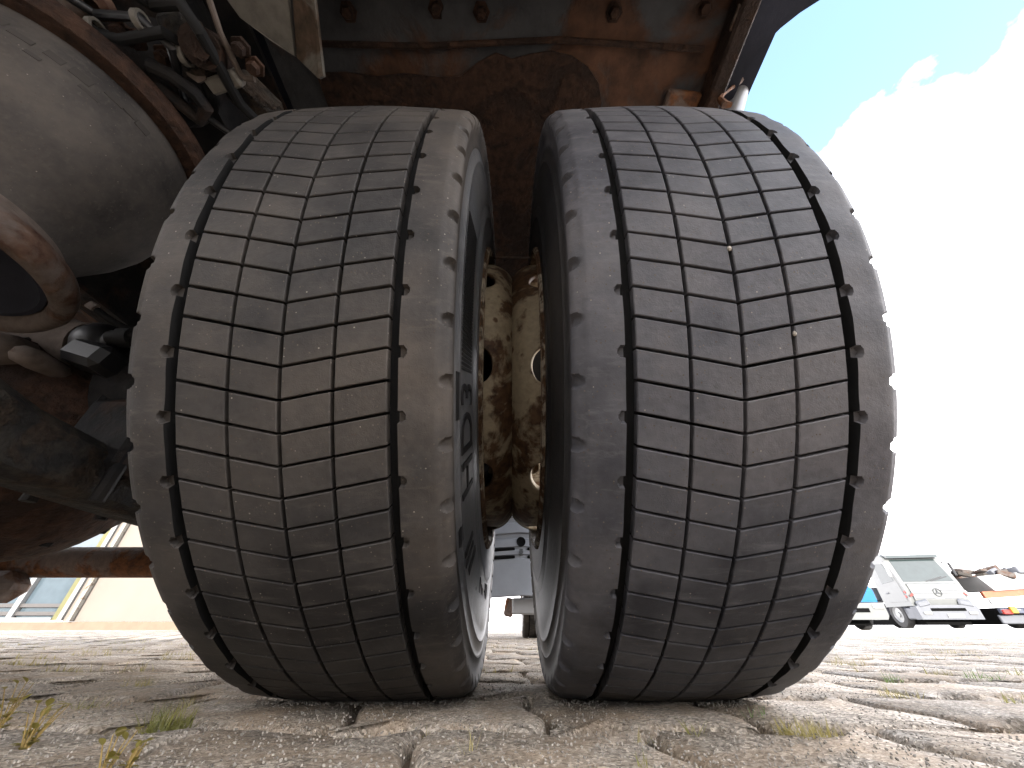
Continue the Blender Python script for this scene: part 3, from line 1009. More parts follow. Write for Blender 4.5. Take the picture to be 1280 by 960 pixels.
# frame rails, brackets, cross members
for x in (-.585, -1.255):
    MB().prism([(x - .04, .86), (x + .04, .86), (x + .04, .872), (x - .028, .872), (x - .028, 1.098), (x + .04, 1.098), (x + .04, 1.11), (x - .04, 1.11)], 'Y', -2.2, 4.2).build('frame_rail', M['chassis'], truck, None)
for y in (-1.2, .02, 1.25, 2.6):
    MB().box((-.92, y, .97), (.59, .09, .16), None, .01).build('cross_member', M['chassis'], truck)
# spring hanger bracket between rail and bellow: cast plate with slot rib
hb = MB()
hb.sheet([at_z(95, 20, .83), at_z(150, 12, .86), at_z(205, 25, .86), at_z(262, 125, .83), at_z(255, 150, .80), at_z(235, 160, .78), at_z(190, 105, .79), at_z(140, 60, .80)], (0, .01, .03))
hanger = hb.build('spring_hanger', M['chassis'], truck)
MB().tube([at_z(186, 82, .775), at_z(215, 95, .775), at_z(245, 118, .775), at_z(258, 135, .775), at_z(250, 150, .775), at_z(222, 128, .775), at_z(196, 108, .775)], .010, 10).build('rib', M['chassis'], hanger)
bx_ = MB()
bx_.bar(at_z(222, 20, .84), at_z(252, 100, .80), .05, .04, bev=.006)
bx_.build('bracket_arm', M['arm'], truck)
MB().bar(at_z(264, 108, .80), at_z(300, 96, .80), .022, .02, bev=.003).build('bracket_foot', M['greyplate'], truck)
c_ = at_z(271, 68, .83)
bo = MB().tube([c_, c_ + Vector((.012, -.02, -.05))], .026, 20).tube([c_ + Vector((.008, -.012, -.035)), c_ + Vector((.014, -.022, -.058))], .017, 6)
bo.build('pivot_bolt', M['scale'], truck, 30)
c_ = at_z(254, 92, .82)
MB().tube([c_, c_ + Vector((.01, -.01, -.03))], .014, 6).build('bracket_nut', M['tan'], truck, 30)
MB().tube([at_z(252, -30, .80), at_z(275, 40, .80), at_z(300, 92, .80), at_z(306, 98, .80), at_z(318, 99, .80)], .0042, 8).build('linkage_rod', M['tan'], truck)
for px_, py_, r_ in ((100, 14, .02), (70, 5, .022), (130, 2, .018)):
    c_ = at_z(px_, py_, .84)
    MB().lathe([(r_ * .5, 0), (r_, .006), (r_ * 1.1, .018), (r_ * .6, .026), (0, .027)], c_ - Vector((0, 0, .027)), 'Z', 16).build('fitting', M['tan'], truck)
bl = MB().bar(at_z(292, 100, .84), at_z(345, 150, .84), .05, .05, bev=.008)
bl.build('lower_bracket', M['arm'], truck)

for pts, rr_, mm in (([(40, -20), (95, 30), (150, 50), (205, 40), (240, 62), (262, 120)], .007, 'hose'),
                     ([(60, -20), (120, 18), (176, 22), (214, 60), (232, 128), (290, 168)], .006, 'black'),
                     ([(150, -20), (190, 6), (226, 4), (250, 40), (300, 130), (330, 160)], .008, 'hose')):
    MB().tube([at_z(a, b, .79 + .02 * math.sin(i * 1.7)) for i, (a, b) in enumerate(pts)], rr_, 10).build('brake_hose', M[mm], truck)
for px_, py_ in ((176, 26), (232, 70), (120, 36)):
    c_ = at_z(px_, py_, .785)
    MB().lathe([(.009, -.004), (.013, -.004), (.013, .004), (.009, .004)], c_, 'X', 14).build('hose_clip', M['greyplate'], truck)
for px_, py_ in ((150, 38), (168, 50), (205, 70), (222, 100), (240, 140), (300, 60), (318, 84)):
    c_ = at_z(px_, py_, .80)
    MB().lathe([(0, -.012), (.008, -.012), (.009, -.008), (.009, 0), (.014, 0), (.014, .006)], c_, 'Z', 6).build('bolt', M['scale'], truck, 25)
for i in (0, 2, 3, 6, 8):
    MB().lathe([(0, -.010), (.009, -.010), (.011, -.006), (.011, .004), (.018, .004), (.018, .009)], (-.34 + i * .092, .165 + .006 * math.sin(i * 2.1), 1.122), 'Z', 6).build('panel_bolt', M['scale'], truck, 25)
MB().tube([(-.5, .21, 1.118), (-.2, .215, 1.115), (.1, .205, 1.117), (.42, .22, 1.116)], .006, 8).build('weld_seam', M['scale'], truck)
MB().box((.40, .36, 1.108), (.08, .14, .02), (0, 0, .1), .004).build('patch_plate', M['tube'], truck)
# bent sheet of the mudguard stay (grey)
st = MB()
a1, a2, a3 = at_z(255, -40, 1.02), at_z(348, -60, 1.02), at_z(368, 70, 1.0)
st.sheet([a1, a2, at_z(360, 0, 1.01), a3, at_z(340, 52, 1.0), at_z(300, 22, 1.01)], (0, .004, .008))
stay = st.build('mudguard_stay', M['greyplate'], truck, None)
MB().sheet([at_z(371, 72, 1.0), at_z(366, 0, 1.01), at_z(362, -60, 1.02), at_z(385, -60, .99), at_z(393, 0, .98), at_z(404, 95, .97), at_z(398, 98, .97)], (0, .004, .010)).build('bent_edge', M['greyplate'], stay, None)

# deck underside over the wheels: rusty panel with joist, drooping towards the front
dk = MB()
prof = [(-1.1, 1.132), (.05, 1.13), (.2, 1.13), (.5, 1.128), (.75, 1.115), (.95, 1.075), (1.12, 1.0), (1.25, .89), (1.30, .83)]
NXS = 40
for s_, dz in ((0, 0), (1, .012)):
    for i in range(NXS + 1):
        x = -.54 + (.455 + .54) * i / NXS
        for (y, z) in prof:
            dk.v.append((x, y, z + dz + (.004 * math.sin(x * 23 + y * 9) + .003 * math.sin(x * 41 - y * 17)) * (1 - s_)))
n1 = len(prof); K = (NXS + 1) * n1
for i in range(NXS):
    for j in range(n1 - 1):
        q = i * n1 + j
        dk.f.append((q, q + 1, q + n1 + 1, q + n1)); dk.f.append((q + K, q + K + n1, q + K + n1 + 1, q + K + 1))
dk.build('wheel_arch_panel', M['under'], truck, 60)
MB().prism([(-.04, 1.13), (.75, 1.12), (1.12, 1.0), (1.32, .80), (1.33, .82), (1.13, 1.02), (.76, 1.14), (-.04, 1.15)], 'X', -2.4, -1.30).build('wheel_arch_panel', M['under'], truck, None)
MB().prism([(.93, 1.12), (1.32, .80), (1.33, .82), (.94, 1.14)], 'X', -1.29, -.56).build('splash_panel', M['darkblue'], truck, None)
# second, rust-scaled skin with a ragged edge hanging just below the first
edge_px = [(395, 92), (430, 90), (470, 96), (505, 92), (545, 97), (575, 96), (598, 78), (620, 66), (640, 74), (662, 68), (690, 64), (715, 70), (735, 84), (748, 104), (752, 128)]
el = [at_z(a, b, 1.118) for a, b in edge_px]
sk = MB(); m_ = len(el)
for s_, dz in ((0, 0), (1, .006)):
    for p in el: sk.v.append((p.x, p.y, p.z + dz))
    for p in el: sk.v.append((p.x * .98, .52, 1.113 + dz))
    for p in el: sk.v.append((p.x * .96, .80, 1.088 + dz))
    for p in el: sk.v.append((p.x * .95, 1.02, 1.025 + dz))
for s_ in (0, 1):
    o_ = s_ * 4 * m_
    for rws in range(3):
        for i in range(m_ - 1):
            q = o_ + rws * m_ + i
            sk.f.append((q, q + 1, q + m_ + 1, q + m_))
for i in range(m_ - 1): sk.f.append((i, i + 1, i + 1 + 4 * m_, i + 4 * m_))
sk.build('flaking_skin', M['scale'], truck, 60)
# joists
MB().box((-.0, .085, 1.085), (.86, .05, .075), None, .006).build('joist', M['under'], truck)
MB().box((-.0, .112, 1.052), (.86, .012, .010), None, .002).build('joist_lip', M['greyplate'], truck)
MB().box((.462, .30, 1.09), (.035, 1.0, .06), None, .005).build('side_rail', M['scale'], truck)
MB().box((.452, .165, 1.075), (.02, .04, .012), None, .003).build('rail_clip', M['tan'], truck)
# flat deck of the body above everything
MB().box((-.925, .445, 1.20), (3.02, .97, .08)).build('deck', M['darkblue'], truck, None)
MB().box((-.925, -.60, 1.20), (3.0, 1.10, .078)).build('rear_shade_deck', M['darkblue'], truck, None)  # unseen deck added over the camera to darken the tyre tops
MB().box((-.925, 1.615, 1.20), (3.016, 1.366, .076)).build('front_shade_deck', M['darkblue'], truck, None)  # deck added further ahead to shade the ground at the left
MB().box((-.925, 2.27, 1.345), (3.0, .05, .21), None, .006).build('shade_board', M['darkblue'], truck)  # unseen board added to cast shade on the front mudguard
# right side panel with a rounded outline
outl = [(.486, -1.1), (.66, -1.1)] + [tuple(at_z(a, b, 1.115)[:2]) for a, b in ((1045, -14), (1025, 0), (1000, 16), (976, 35), (956, 55), (941, 75), (928, 97), (918, 120))] + [(.486, .52)]
MB().prism(outl, 'Z', 1.115, 1.13).build('side_panel', M['darkblue'], truck, None)
MB().box((.482, .12, 1.095), (.006, .36, .045), None).build('panel_flange', M['darkblue'], truck, None)
# broken marker lamp stub at the panel's corner
lp = at_z(925, 82, 1.085); lq = at_z(908, 150, 1.085)
lampo = MB().tube([at_y(929, 95, .30), at_y(910, 165, .34)], .0215, 24).build('marker_lamp_stub', M['white'], truck, 40)
tr_ = MB(); prev = None
rag = [(938, 72), (941, 84), (930, 96), (922, 104), (912, 112), (904, 118), (900, 124), (906, 131), (914, 131)]
tr_.tube([at_y(a, b, .285) for a, b in rag], [.007, .009, .008, .006, .003, .004, .006, .008, .005], 7)
tr_.build('torn_edge', M['orange_rust'] if 'orange_rust' in M else M['tube'], lampo, 40)
MB().tube([at_y(934, 72, .283), at_y(911, 101, .285)], .002, 6).build('wire', M['white'], lampo, 40)

# grey plastic mudguard of the axle ahead, seen through the gap between the tyres
MGY = 2.80
mgp = [(-.30, .02), (.02, 0), (.06, 0), (.34, .02), (.5, .05)]
def mg_y(x):
    for (x1, y1), (x2, y2) in zip(mgp, mgp[1:]):
        if x1 <= x <= x2: return y1 + (y2 - y1) * (x - x1) / (x2 - x1)
    return .05
def mg_rise(x): return -.055 * abs(x - .07)
rows_z = [(.245, 0), (.25, -.012), (.475, -.012), (.480, -.004), (.500, -.004), (.505, -.014), (.530, -.014), (.535, -.004), (.552, -.004), (.557, -.014), (.61, -.014), (.617, .006), (.645, .006), (.652, -.014), (.72, -.014), (.727, .006), (.76, .006), (.767, -.014), (.83, -.010), (.90, .03), (.97, .10), (1.03, .20), (1.06, .33), (1.07, .5), (1.06, .7)]
mg = MB(); nx = 25
for lv in (0, .012):
    for z, dy in rows_z:
        for i in range(nx):
            x = -.28 + .74 * i / (nx - 1)
            mg.v.append((x, MGY + mg_y(x) + dy + lv, z + mg_rise(x) - (lv if dy > .02 else 0)))
K = len(rows_z) * nx
for j in range(len(rows_z) - 1):
    for i in range(nx - 1):
        q = j * nx + i
        mg.f.append((q, q + 1, q + nx + 1, q + nx)); mg.f.append((q + K, q + K + nx, q + K + nx + 1, q + K + 1))
for i in range(nx - 1):
    mg.f.append((i, i + K, i + 1 + K, i + 1))
guard = mg.build('front_mudguard', M['greyplastic'], truck, 25)
MB().lathe([(0, -.018), (.030, -.018), (.033, -.020), (.033, .0)], (.066, MGY, .585), 'Y', 24).build('mounting_hole', M['dark'], guard)
MB().lathe([(.0, -.022), (.016, -.022), (.016, -.010), (.024, -.010), (.024, 0), (0, 0)], (.066, MGY, .515), 'Y', 18).build('bolt', M['chrome'], guard, 30)
for sx in (-1, 1):
    for zc in (.490, .5425):
        MB().box((.066 + sx * .13, MGY - .004, zc - .008), (.17, .022, .018), (0, sx * .05, 0), .004).build('slot', M['dark'], guard)
MB().box((.13, MGY + .12, .19), (.26, .05, .10), None, .01).build('mudguard_bracket', M['white'], truck)
MB().box((-.02, MGY + .3, .19), (.07, .08, .12), (0, .2, 0), .012).build('rusty_lug', M['tube'], truck)

# ------------------------------------------------------------------ building on the left
BY = 9.2
bld = empty('workshop_building', (-11, BY, -.015))
tag(bld, 'peach rendered workshop with tall white framed window beyond the left tyre', 'building')
def bx(px0, px1, z0, z1): ...
wx0, wx1, wz0, wz1 = -13.2, -9.75, .16, 4.3      # window opening
def wall_box(x0, x1, z0, z1, name='wall', mat='wall', y0=0.0, y1=.3, par=None, bev=0.0):
    return MB().box(((x0 + x1) / 2 + 11, (y0 + y1) / 2, (z0 + z1) / 2 + .03), (x1 - x0, y1 - y0, z1 - z0), None, bev).build(name, M[mat], par or bld, None)
wm = MB()
for (x0, x1, z0, z1) in [(-30, wx0, .14, 5.2), (wx1, -3.2, .14, 5.2), (wx0, wx1, wz1, 5.2)]:
    wm.box(((x0 + x1) / 2 + 11, .15, (z0 + z1) / 2 + .03), (x1 - x0, .3, z1 - z0))
wm.build('wall', M['wall'], bld, None)
wall_box(-30, -3.2, -.02, .137, 'plinth', 'plinth', -.03, .28)
wall_box(-30.2, -3.0, 5.2, 5.4, 'roof', 'greyplate', -.3, 6)
wall_box(-3.4, -3.2, .14, 5.2, 'side_wall', 'wall', .3, 6)
win = wall_box(wx1 - .10, wx1, wz0, wz1, 'window', 'frame', -.05, .12)
wall_box(wx0, wx0 + .10, wz0, wz1, 'frame', 'frame', -.05, .12, win)
wall_box(wx1 - .24, wx1 - .10, wz0, wz1, 'jamb', 'jamb', -.02, .16, win)
wall_box(wx0 + .10, wx1 - .24, wz0, wz0 + .05, 'sill', 'frame', -.04, .12, win)
for xm in (-10.95, -12.15): wall_box(xm - .06, xm + .06, wz0 + .05, wz1, 'mullion', 'frame', -.03, .11, win)
edges = [wx0 + .10, -12.21, -12.09, -11.01, -10.89, wx1 - .24]
for a, b in ((0, 1), (2, 3), (4, 5)):
    wall_box(edges[a], edges[b], wz0 + .05, wz1, 'pane', 'pane', .06, .075, win)
    for zc in (.285, .435):
        wall_box(edges[a], edges[b], zc - .035, zc + .035, 'rail', 'rail', .0, .05, win)
dp = wall_box(-9.58, -9.50, .14, 5.2, 'downpipe', 'greyplate', -.1, -.02)

# ------------------------------------------------------------------ vehicles far right
def road_wheel(par, x, y, r, w, rimc='white', side=-1):
    t = MB().lathe([(r * .58, -w / 2), (r * .93, -w / 2), (r, -w * .36), (r, w * .36), (r * .93, w / 2), (r * .58, w / 2)], (x, y, r), 'X', 32).build('wheel', M['blacktyre'], par, 40)
    MB().lathe([(r * .6, side * w * .5), (r * .56, side * w * .42), (r * .5, side * w * .30), (r * .22, side * w * .34), (r * .2, side * w * .52), (0, side * w * .54)], (x, y, r), 'X', 28).build('rim', M[rimc], t, 40)
    return t

# silver cab-over truck with a star on its grille
st_ = empty('parked_truck', (18.95, 18.2, -.015), R(-9.5))
tag(st_, 'silver cab-over truck with round star badge, parked nose out at the right', 'truck')
W = 2.3
st_.scale = (1, 1, 1.06)
# cab side profile (y forward = -y front), extruded across the width
cabp = [(.10, .78), (.06, 1.35), (.10, 1.62), (.42, 2.62), (.62, 2.80), (1.75, 2.86), (1.80, .78)]
MB().prism(cabp, 'X', -W / 2, W / 2).build('cab', M['silver'], st_, None)
MB().prism([(.055, .80), (-.01, 1.0), (-.015, 1.25), (.02, 1.56), (.075, 1.60), (.075, .80)], 'X', -W / 2 + .16, W / 2 - .16).build('grille_panel', M['silver'], st_, None)
for zc in (1.32, 1.22, 1.04): MB().box((-.55, -.014, zc), (.75, .03, .022)).build('grille_slat', M['silver2'], st_, None)
for zc in (1.32, 1.22, 1.04): MB().box((.55, -.014, zc), (.75, .03, .022)).build('grille_slat', M['silver2'], st_, None)
ws = MB()
def onfront(x, t): return (x, .10 + .32 * t - .012, 1.62 + 1.0 * t)
ws.sheet([onfront(-W / 2 + .14, .04), onfront(W / 2 - .14, .04), onfront(W / 2 - .22, .93), onfront(-W / 2 + .22, .93)], (0, .01, .004))
MBw = ws.build('windscreen', M['glass'], st_, None)
for s in (-1, 1): MB().bar(onfront(s * .1, .05), onfront(s * .1 + .75, .22), .025, .03).build('wiper', M['black'], MBw)
MB().prism([(.36, 2.62), (.22, 2.60), (.24, 2.72), (.55, 2.80)], 'X', -W / 2 + .08, W / 2 - .08).build('sun_visor', M['glass'], st_, None)
for s in (-1, 1):
    xs_ = s * (W / 2 + .004)
    dr = MB().sheet([(xs_, .22, .95), (xs_, .26, 1.58), (xs_, .52, 2.50), (xs_, 1.35, 2.55), (xs_, 1.40, .95)], (s * .012, 0, 0)).build('door', M['silver'], st_, None)
    MB().sheet([(xs_ + s * .014, .40, 1.72), (xs_ + s * .014, .62, 2.42), (xs_ + s * .014, 1.22, 2.46), (xs_ + s * .014, 1.26, 1.66)], (s * .006, 0, 0)).build('window', M['glass'], dr, None)
    MB().box((xs_ + s * .03, 1.2, 1.30), (.03, .18, .05), None, .01).build('handle', M['silver2'], dr)
    mr = MB().box((xs_ + s * .16, .22, 2.12), (.10, .14, .55), None, .04).box((xs_ + s * .08, .30, 2.40), (.22, .05, .05))
    mr.build('mirror', M['white'] if s < 0 else M['black'], st_)
    for q in range(2):
        MB().box((xs_ * .985 + s * .02, .14 + q * .06, 1.28 - q * .16), (.03, .09, .07), (.6, 0, 0)).build('warning_stripe', M['red'], st_, None)
    MB().box((s * (W / 2 - .10), -.02, 1.17), (.16, .03, .06), (0, s * .5, 0)).build('warning_stripe', M['red'], st_, None)
    # arch, wheel, step
    MB().lathe([(.66, -.0), (.66, .12), (.60, .12), (.60, 0)], (s * (W / 2 - .06) - .06, 1.28, .50), 'X', 24, 0, math.pi).build('wheel_arch', M['silver2'], st_, 40)
    road_wheel(st_, s * (W / 2 - .16), 1.28, .50, .30, 'white', s)
    MB().box((s * (W / 2 - .12), .46, .52), (.22, .62, .42), None, .04).build('step', M['silver2'], st_)
    hl = MB().box((s * (W / 2 - .34), -.03, .86), (.52, .12, .24), (0, s * .18, 0), .05).build('headlight', M['silver2'], st_)
    MB().box((s * (W / 2 - .30), -.09, .52), (.30, .05, .10), None, .02).build('fog_light', M['white'], st_)
bp = MB().prism([(-W / 2, .30), (W / 2, .30), (W / 2 + .02, .75), (W / 2 - .1, .80), (-W / 2 + .1, .80), (-W / 2 - .02, .75)], 'Y', -.06, .30).build('bumper', M['silver2'], st_, None)
MB().box((.0, -.07, .64), (1.3, .03, .10)).build('air_intake', M['dark'], bp, None)
MB().box((.15, -.085, .43), (.6, .02, .13)).build('number_plate', M['white'], bp, None)
MB().box((0, 2.6, .36), (1.7, 4.6, .50)).build('underbody', M['dark'], st_, None)  # underbody block, its black also stands for the shade beneath
star = MB().lathe([(.155, -.012), (.155, .012), (.135, .012), (.135, -.012), (.155, -.012)], (0, -.035, 1.25), 'Y', 36)
for k in range(3):
    a = R(90 + k * 120)
    c = Vector((0, 0)); tip = Vector((math.cos(a), math.sin(a))) * .14
    n_ = Vector((-math.sin(a), math.cos(a))) * .032
    bk = Vector((math.cos(a + R(60)), math.sin(a + R(60)))) * .034; bk2 = Vector((math.cos(a - R(60)), math.sin(a - R(60)))) * .034
    star.prism([(tip.x, 1.25 + tip.y), (bk.x, 1.25 + bk.y), (0, 1.25), (bk2.x, 1.25 + bk2.y)], 'Y', -.05, -.025)
star.build('star_badge', M['chrome'], st_, 30)
MB().box((0, 3.8, .85), (.9, 4.2, .25)).build('chassis', M['bluegrey'], st_, None)
MB().box((0, 4.1, 1.35), (2.3, 3.9, .5)).build('load_bed', M['silver2'], st_, None)
for s in (-1, 1): road_wheel(st_, s * .95, 4.6, .5, .5, 'white', s)

# blue car-sized van with a silver bumper, mostly behind the right tyre
bv_ = empty('blue_van', (8.62, 10.7, -.015), R(-4))
tag(bv_, 'bright blue van with silver bumper half hidden behind the right tyre', 'van')
MB().prism([(.06, .60), (.04, .85), (.15, 1.02), (.70, 1.10), (1.15, 1.16), (3.6, 1.2), (3.6, .55)], 'X', -.84, .84).build('body', M['blue'], bv_, None)
MB().prism([(.75, 1.10), (1.35, 1.66), (1.9, 1.78), (3.5, 1.75), (3.55, 1.18)], 'X', -.72, .66).build('cabin', M['glass'], bv_, None)
MB().prism([(-.84, .22), (.80, .22), (.86, .30), (.87, .58), (-.87, .58), (-.87, .30)], 'Y', -.06, .35).build('bumper', M['silver'], bv_, None)
MB().box((-.1, -.065, .42), (1.1, .02, .09)).build('grille', M['dark'], bv_, None)
MB().box((0, 1.9, .30), (1.2, 3.2, .40)).build('underbody', M['dark'], bv_, None)  # underbody again, black enough to carry the shade below the van
for s in (-1, 1):
    MB().box((s * .70, -.07, .50), (.26, .05, .11), None, .02).build('headlight', M['white'], bv_)
    road_wheel(bv_, s * .72, .75, .30, .2, 'white', s)
    road_wheel(bv_, s * .72, 2.9, .30, .2, 'white', s)

# orange flatbed trailer with load at the far right edge
ot = empty('flatbed_trailer', (21.75, 17.7, -.015), R(-8))
tag(ot, 'orange flatbed trailer with white load and brown scrap at right edge', 'trailer')
TX0, TX1 = -1.0, 5.5
MB().box((2.1, .1, .62), (6.0, .16, .18), None, .02).build('light_beam', M['bluegrey'], ot)
for i in range(7): MB().box((-.25 + i * .27, .005, .66), (.14, .03, .06)).build('beam_stud', M['silver'], ot, None)
MB().box((-.72, .02, .58), (.34, .14, .16), None, .02).build('tail_lamp', M['red'], ot)
MB().box((-.50, -.06, .66), (.22, .12, .26), None, .02).build('corner_block', M['yellow'], ot)
MB().box((2.2, -.06, .60), (1.7, .12, .28), None, .02).build('warning_panel', M['yellow'], ot)
MB().box((2.1, 1.4, .44), (5.6, 2.2, .62), None, .03).build('chassis', M['dark'], ot)  # chassis block, its black doubles as the shade under the trailer
for xx in (.3, 3.6): road_wheel(ot, xx, 1.0, .36, .5, 'silver2', -1)
MB().box((.45, -.02, .28), (.5, .03, .12)).build('number_plate', M['white'], ot, None)
MB().box((-.2, .3, .32), (1.4, .12, .32), None, .03).build('mud_flap', M['silver2'], ot)
MB().prism([(-1.0, 1.08), (5.0, 1.42), (5.0, 1.72), (-1.0, 1.34)], 'Y', .2, .34).build('side_board', M['orange'], ot, None)
MB().prism([(-.9, .84), (5.0, .98), (5.0, 1.40), (-.9, 1.07)], 'Y', .22, .30).build('side_skirt', M['white'], ot, None)
MB().prism([(-.55, 1.36), (1.9, 1.50), (2.2, 1.75), (1.5, 2.12), (-.9, 1.92)], 'Y', .1, 1.4).build('load_sack', M['white'], ot, None)
MB().tube([(.9, -.02, .80), (1.3, -.03, .96), (1.8, -.03, .98), (2.4, -.02, .84)], .04, 8).build('cable', M['bluegrey'], ot)
sr = random.Random(21)
for i in range(26):
    x = -1.2 + i * .22
    z = 1.95 + (x + 1.2) * .085
    MB().box((x, .5 + sr.uniform(-.3, .8), z + sr.uniform(-.12, .20)), (sr.uniform(.2, .7), sr.uniform(.2, .6), sr.uniform(.10, .30)), (sr.uniform(-.3, .3), sr.uniform(-.4, .4), sr.uniform(-.6, .6)), .02).build('scrap_piece', M[sr.choice(['scrap', 'scrap', 'scrap', 'silver2', 'arm'])], ot)
MB().prism([(-1.2, 1.5), (4.8, 1.9), (4.8, 2.45), (-1.2, 2.0)], 'Y', 1.5, 2.4).build('scrap_core', M['scrap'], ot, None)

# ------------------------------------------------------------------ vegetation in the joints
def blade(mb, base, h, lean, w, az, curl=.5):
    d = Vector((math.cos(az), math.sin(az), 0)); s = Vector((-d.y, d.x, 0))
    n = 4; b = len(mb.v)
    for i in range(n + 1):
        t = i / n
        c = Vector(base) + d * (lean * h * t ** (1 + curl)) + Vector((0, 0, h * (t - .25 * lean * t * t)))
        ww = w * (1 - t ** 1.5) * .5
        mb.v.append(tuple(c - s * ww)); mb.v.append(tuple(c + s * ww))
    for i in range(n): mb.f.append((b + 2 * i, b + 2 * i + 1, b + 2 * i + 3, b + 2 * i + 2))

vr = random.Random(77)
tufts = [
 # px, py, blades, height, spread, material, label
 (210, 908, 190, .018, .020, 'grass', 'bushy grass tuft in the paving hole before the left tyre'),
 (113, 884, 40, .010, .015, 'grass', 'low grass tuft in the dark paving hole at far left'),
 (172, 858, 60, .016, .022, 'drygrass', 'yellow tuft in a paving hole behind the bushy grass at left'),
 (238, 880, 14, .014, .004, 'drygrass', 'single dry sprig between bushy grass and left tyre'),
 (275, 880, 14, .010, .012, 'drygrass', 'sparse dry blades just left of the left tyre foot'),
 (1005, 915, 220, .011, .022, 'drygrass', 'dry straw tuft in the nearest paving hole right of the right tyre'),
 (1124, 870, 60, .011, .022, 'drygrass', 'dry moss tuft in the round paving hole below the silver truck'),
 (1118, 852, 45, .014, .012, 'greengrass', 'green grass tuft in the paving below the blue van'),
 (1172, 843, 50, .013, .028, 'grass', 'wide yellow green tuft in a hole below the silver truck'),
 (1232, 850, 45, .018, .028, 'greengrass', 'spiky green tuft near the right edge of the paving'),
 (1272, 880, 40, .012, .014, 'grass', 'grass tuft in a paving hole cut by the right edge'),
 (1275, 845, 40, .016, .02, 'grass', 'yellow tuft beyond the spiky green one at right edge'),
 (1060, 830, 70, .016, .05, 'drygrass', 'broad dry tuft beside the foot of the right tyre'),
 (1130, 818, 50, .018, .05, 'drygrass', 'dry tuft further back below the silver truck wheel'),
 (1200, 817, 50, .018, .06, 'drygrass', 'dry tuft further back below the silver truck bumper'),
 (868, 915, 16, .012, .004, 'grass', 'upright green sprout in the joint below the right tyre'),
 (797, 925, 14, .010, .004, 'drygrass', 'pale sprout on the paver below the right tyre'),
 (805, 958, 18, .009, .006, 'grass', 'yellow sprout at the lower edge below the right tyre'),
 (945, 893, 26, .008, .014, 'greengrass', 'small green blades under the right tyre edge'),
 (592, 938, 12, .016, .008, 'drygrass', 'pale dry sprig at the lower edge between the tyres'),
]
for px_, py_, nb_, h_, sp_, mt_, lab in tufts:
    gx, gy = on_ground(px_, py_)
    mb = MB()
    for i in range(nb_):
        a = vr.uniform(0, 6.28); q = sp_ * math.sqrt(vr.random())
        blade(mb, (q * math.cos(a), q * math.sin(a) * .7, -.012), (h_ + .012) * vr.uniform(.55, 1.15), vr.uniform(.1, .9), vr.uniform(.0008, .0020), vr.uniform(0, 6.28))
    o = mb.build('grass_tuft', M[mt_], None, None, (gx, gy, 0))
    tag(o, lab, 'grass tuft', 'tufts growing in the paving')
# moss and dry grass along far joints
mb = MB()
for i in range(5200):
    y = vr.uniform(1.0, 2.7) if i % 3 else vr.uniform(.9, 1.6)
    x = vr.uniform(-1.0, 1.0) * (1.35 * y)
    if i % 5 < 3: x = -abs(x)
    k = round((y - Y0) / PP)
    y = line_y(k, x) + vr.gauss(0, .008)
    if x > 0 and vr.random() < .6: continue
    if math.sin(x * 7 + k * 2.3) + math.sin(x * 17 + k) < .1: continue
    blade(mb, (x, y, -.012), .012 + vr.uniform(.004, .022), vr.uniform(.1, 1.0), vr.uniform(.001, .003), vr.uniform(0, 6.28))
for i in range(2600):
    y = vr.uniform(.36, 1.1); x = vr.uniform(-1.2, 1.2) * max(.4, y)
    k = round((y - Y0) / PP); nt_ = notch(k, x)
    if nt_ < .004 and (math.sin(x * 23 + k * 1.7) < .55): continue
    if nt_ >= .004 and math.sin(x * 11 + k * 2.9) < -.2: continue
    yy = line_y(k, x) + vr.uniform(-1, 1) * max(.002, nt_ * .8)
    blade(mb, (x, yy, -.016), .010 + vr.uniform(.0, .010), vr.uniform(.2, 1.2), vr.uniform(.0006, .0016), vr.uniform(0, 6.28))
tag(mb.build('joint_grass', M['drygrass'], None, None), 'dry yellow grass and moss in the far paving joints', 'grass', kind='stuff')

# seedlings at lower left
def seedling(px_, py_, label, stems, hmax, nleaf, lsz, seed):
    rr = random.Random(seed)
    gx, gy = on_ground(px_, py_)
    root = empty('weed', (gx, gy, 0)); tag(root, label, 'weed', 'seedlings at the lower left')
    for s in range(stems):
        az = rr.uniform(0, 6.28); ln = rr.uniform(.15, .6); h = hmax * rr.uniform(.55, 1.0)
        path = []
        for i in range(6):
            t = i / 5
            path.append(Vector((math.cos(az) * ln * h * t ** 1.4, math.sin(az) * ln * h * t ** 1.4, -.01 + (h + .01) * t)))
        MB().tube(path, [.0006, .00055, .0005, .0005, .0004, .0003], 6).build('stem', M['stem'], root)
        for q in range(nleaf):
            t = (q + 1.2) / (nleaf + .2) if nleaf > 1 else 1
            i = min(5, int(t * 5)); p = path[i]
            la = rr.uniform(0, 6.28); el_ = rr.uniform(.1, .9); L = lsz * rr.uniform(.6, 1.1)
            d = Vector((math.cos(la) * math.cos(el_), math.sin(la) * math.cos(el_), math.sin(el_)))
            sd = d.cross(Vector((0, 0, 1))).normalized(); up = sd.cross(d)
            lm = MB(); n = 6
            for k in range(n + 1):
                tt = k / n; wv = L * .30 * math.sin(math.pi * (tt * .92 + .06)) ** .8
                c = p + d * (L * tt) - up * (L * .18 * tt * tt)
                lm.v += [tuple(c - sd * wv + up * wv * .25), tuple(c), tuple(c + sd * wv + up * wv * .25)]
            for k in range(n):
                for m2 in (0, 1):
                    b = k * 3 + m2
                    lm.f.append((b, b + 1, b + 4, b + 3))
            lm.build('leaf', M['leaf'] if rr.random() < .75 else M['drygrass'], root, 60)
    return root
seedling(30, 935, 'leafy yellow green weed at the lower left edge', 11, .026, 4, .0085, 1)
seedling(2, 905, 'tall thin weed cut by the left edge', 7, .030, 4, .0085, 2)
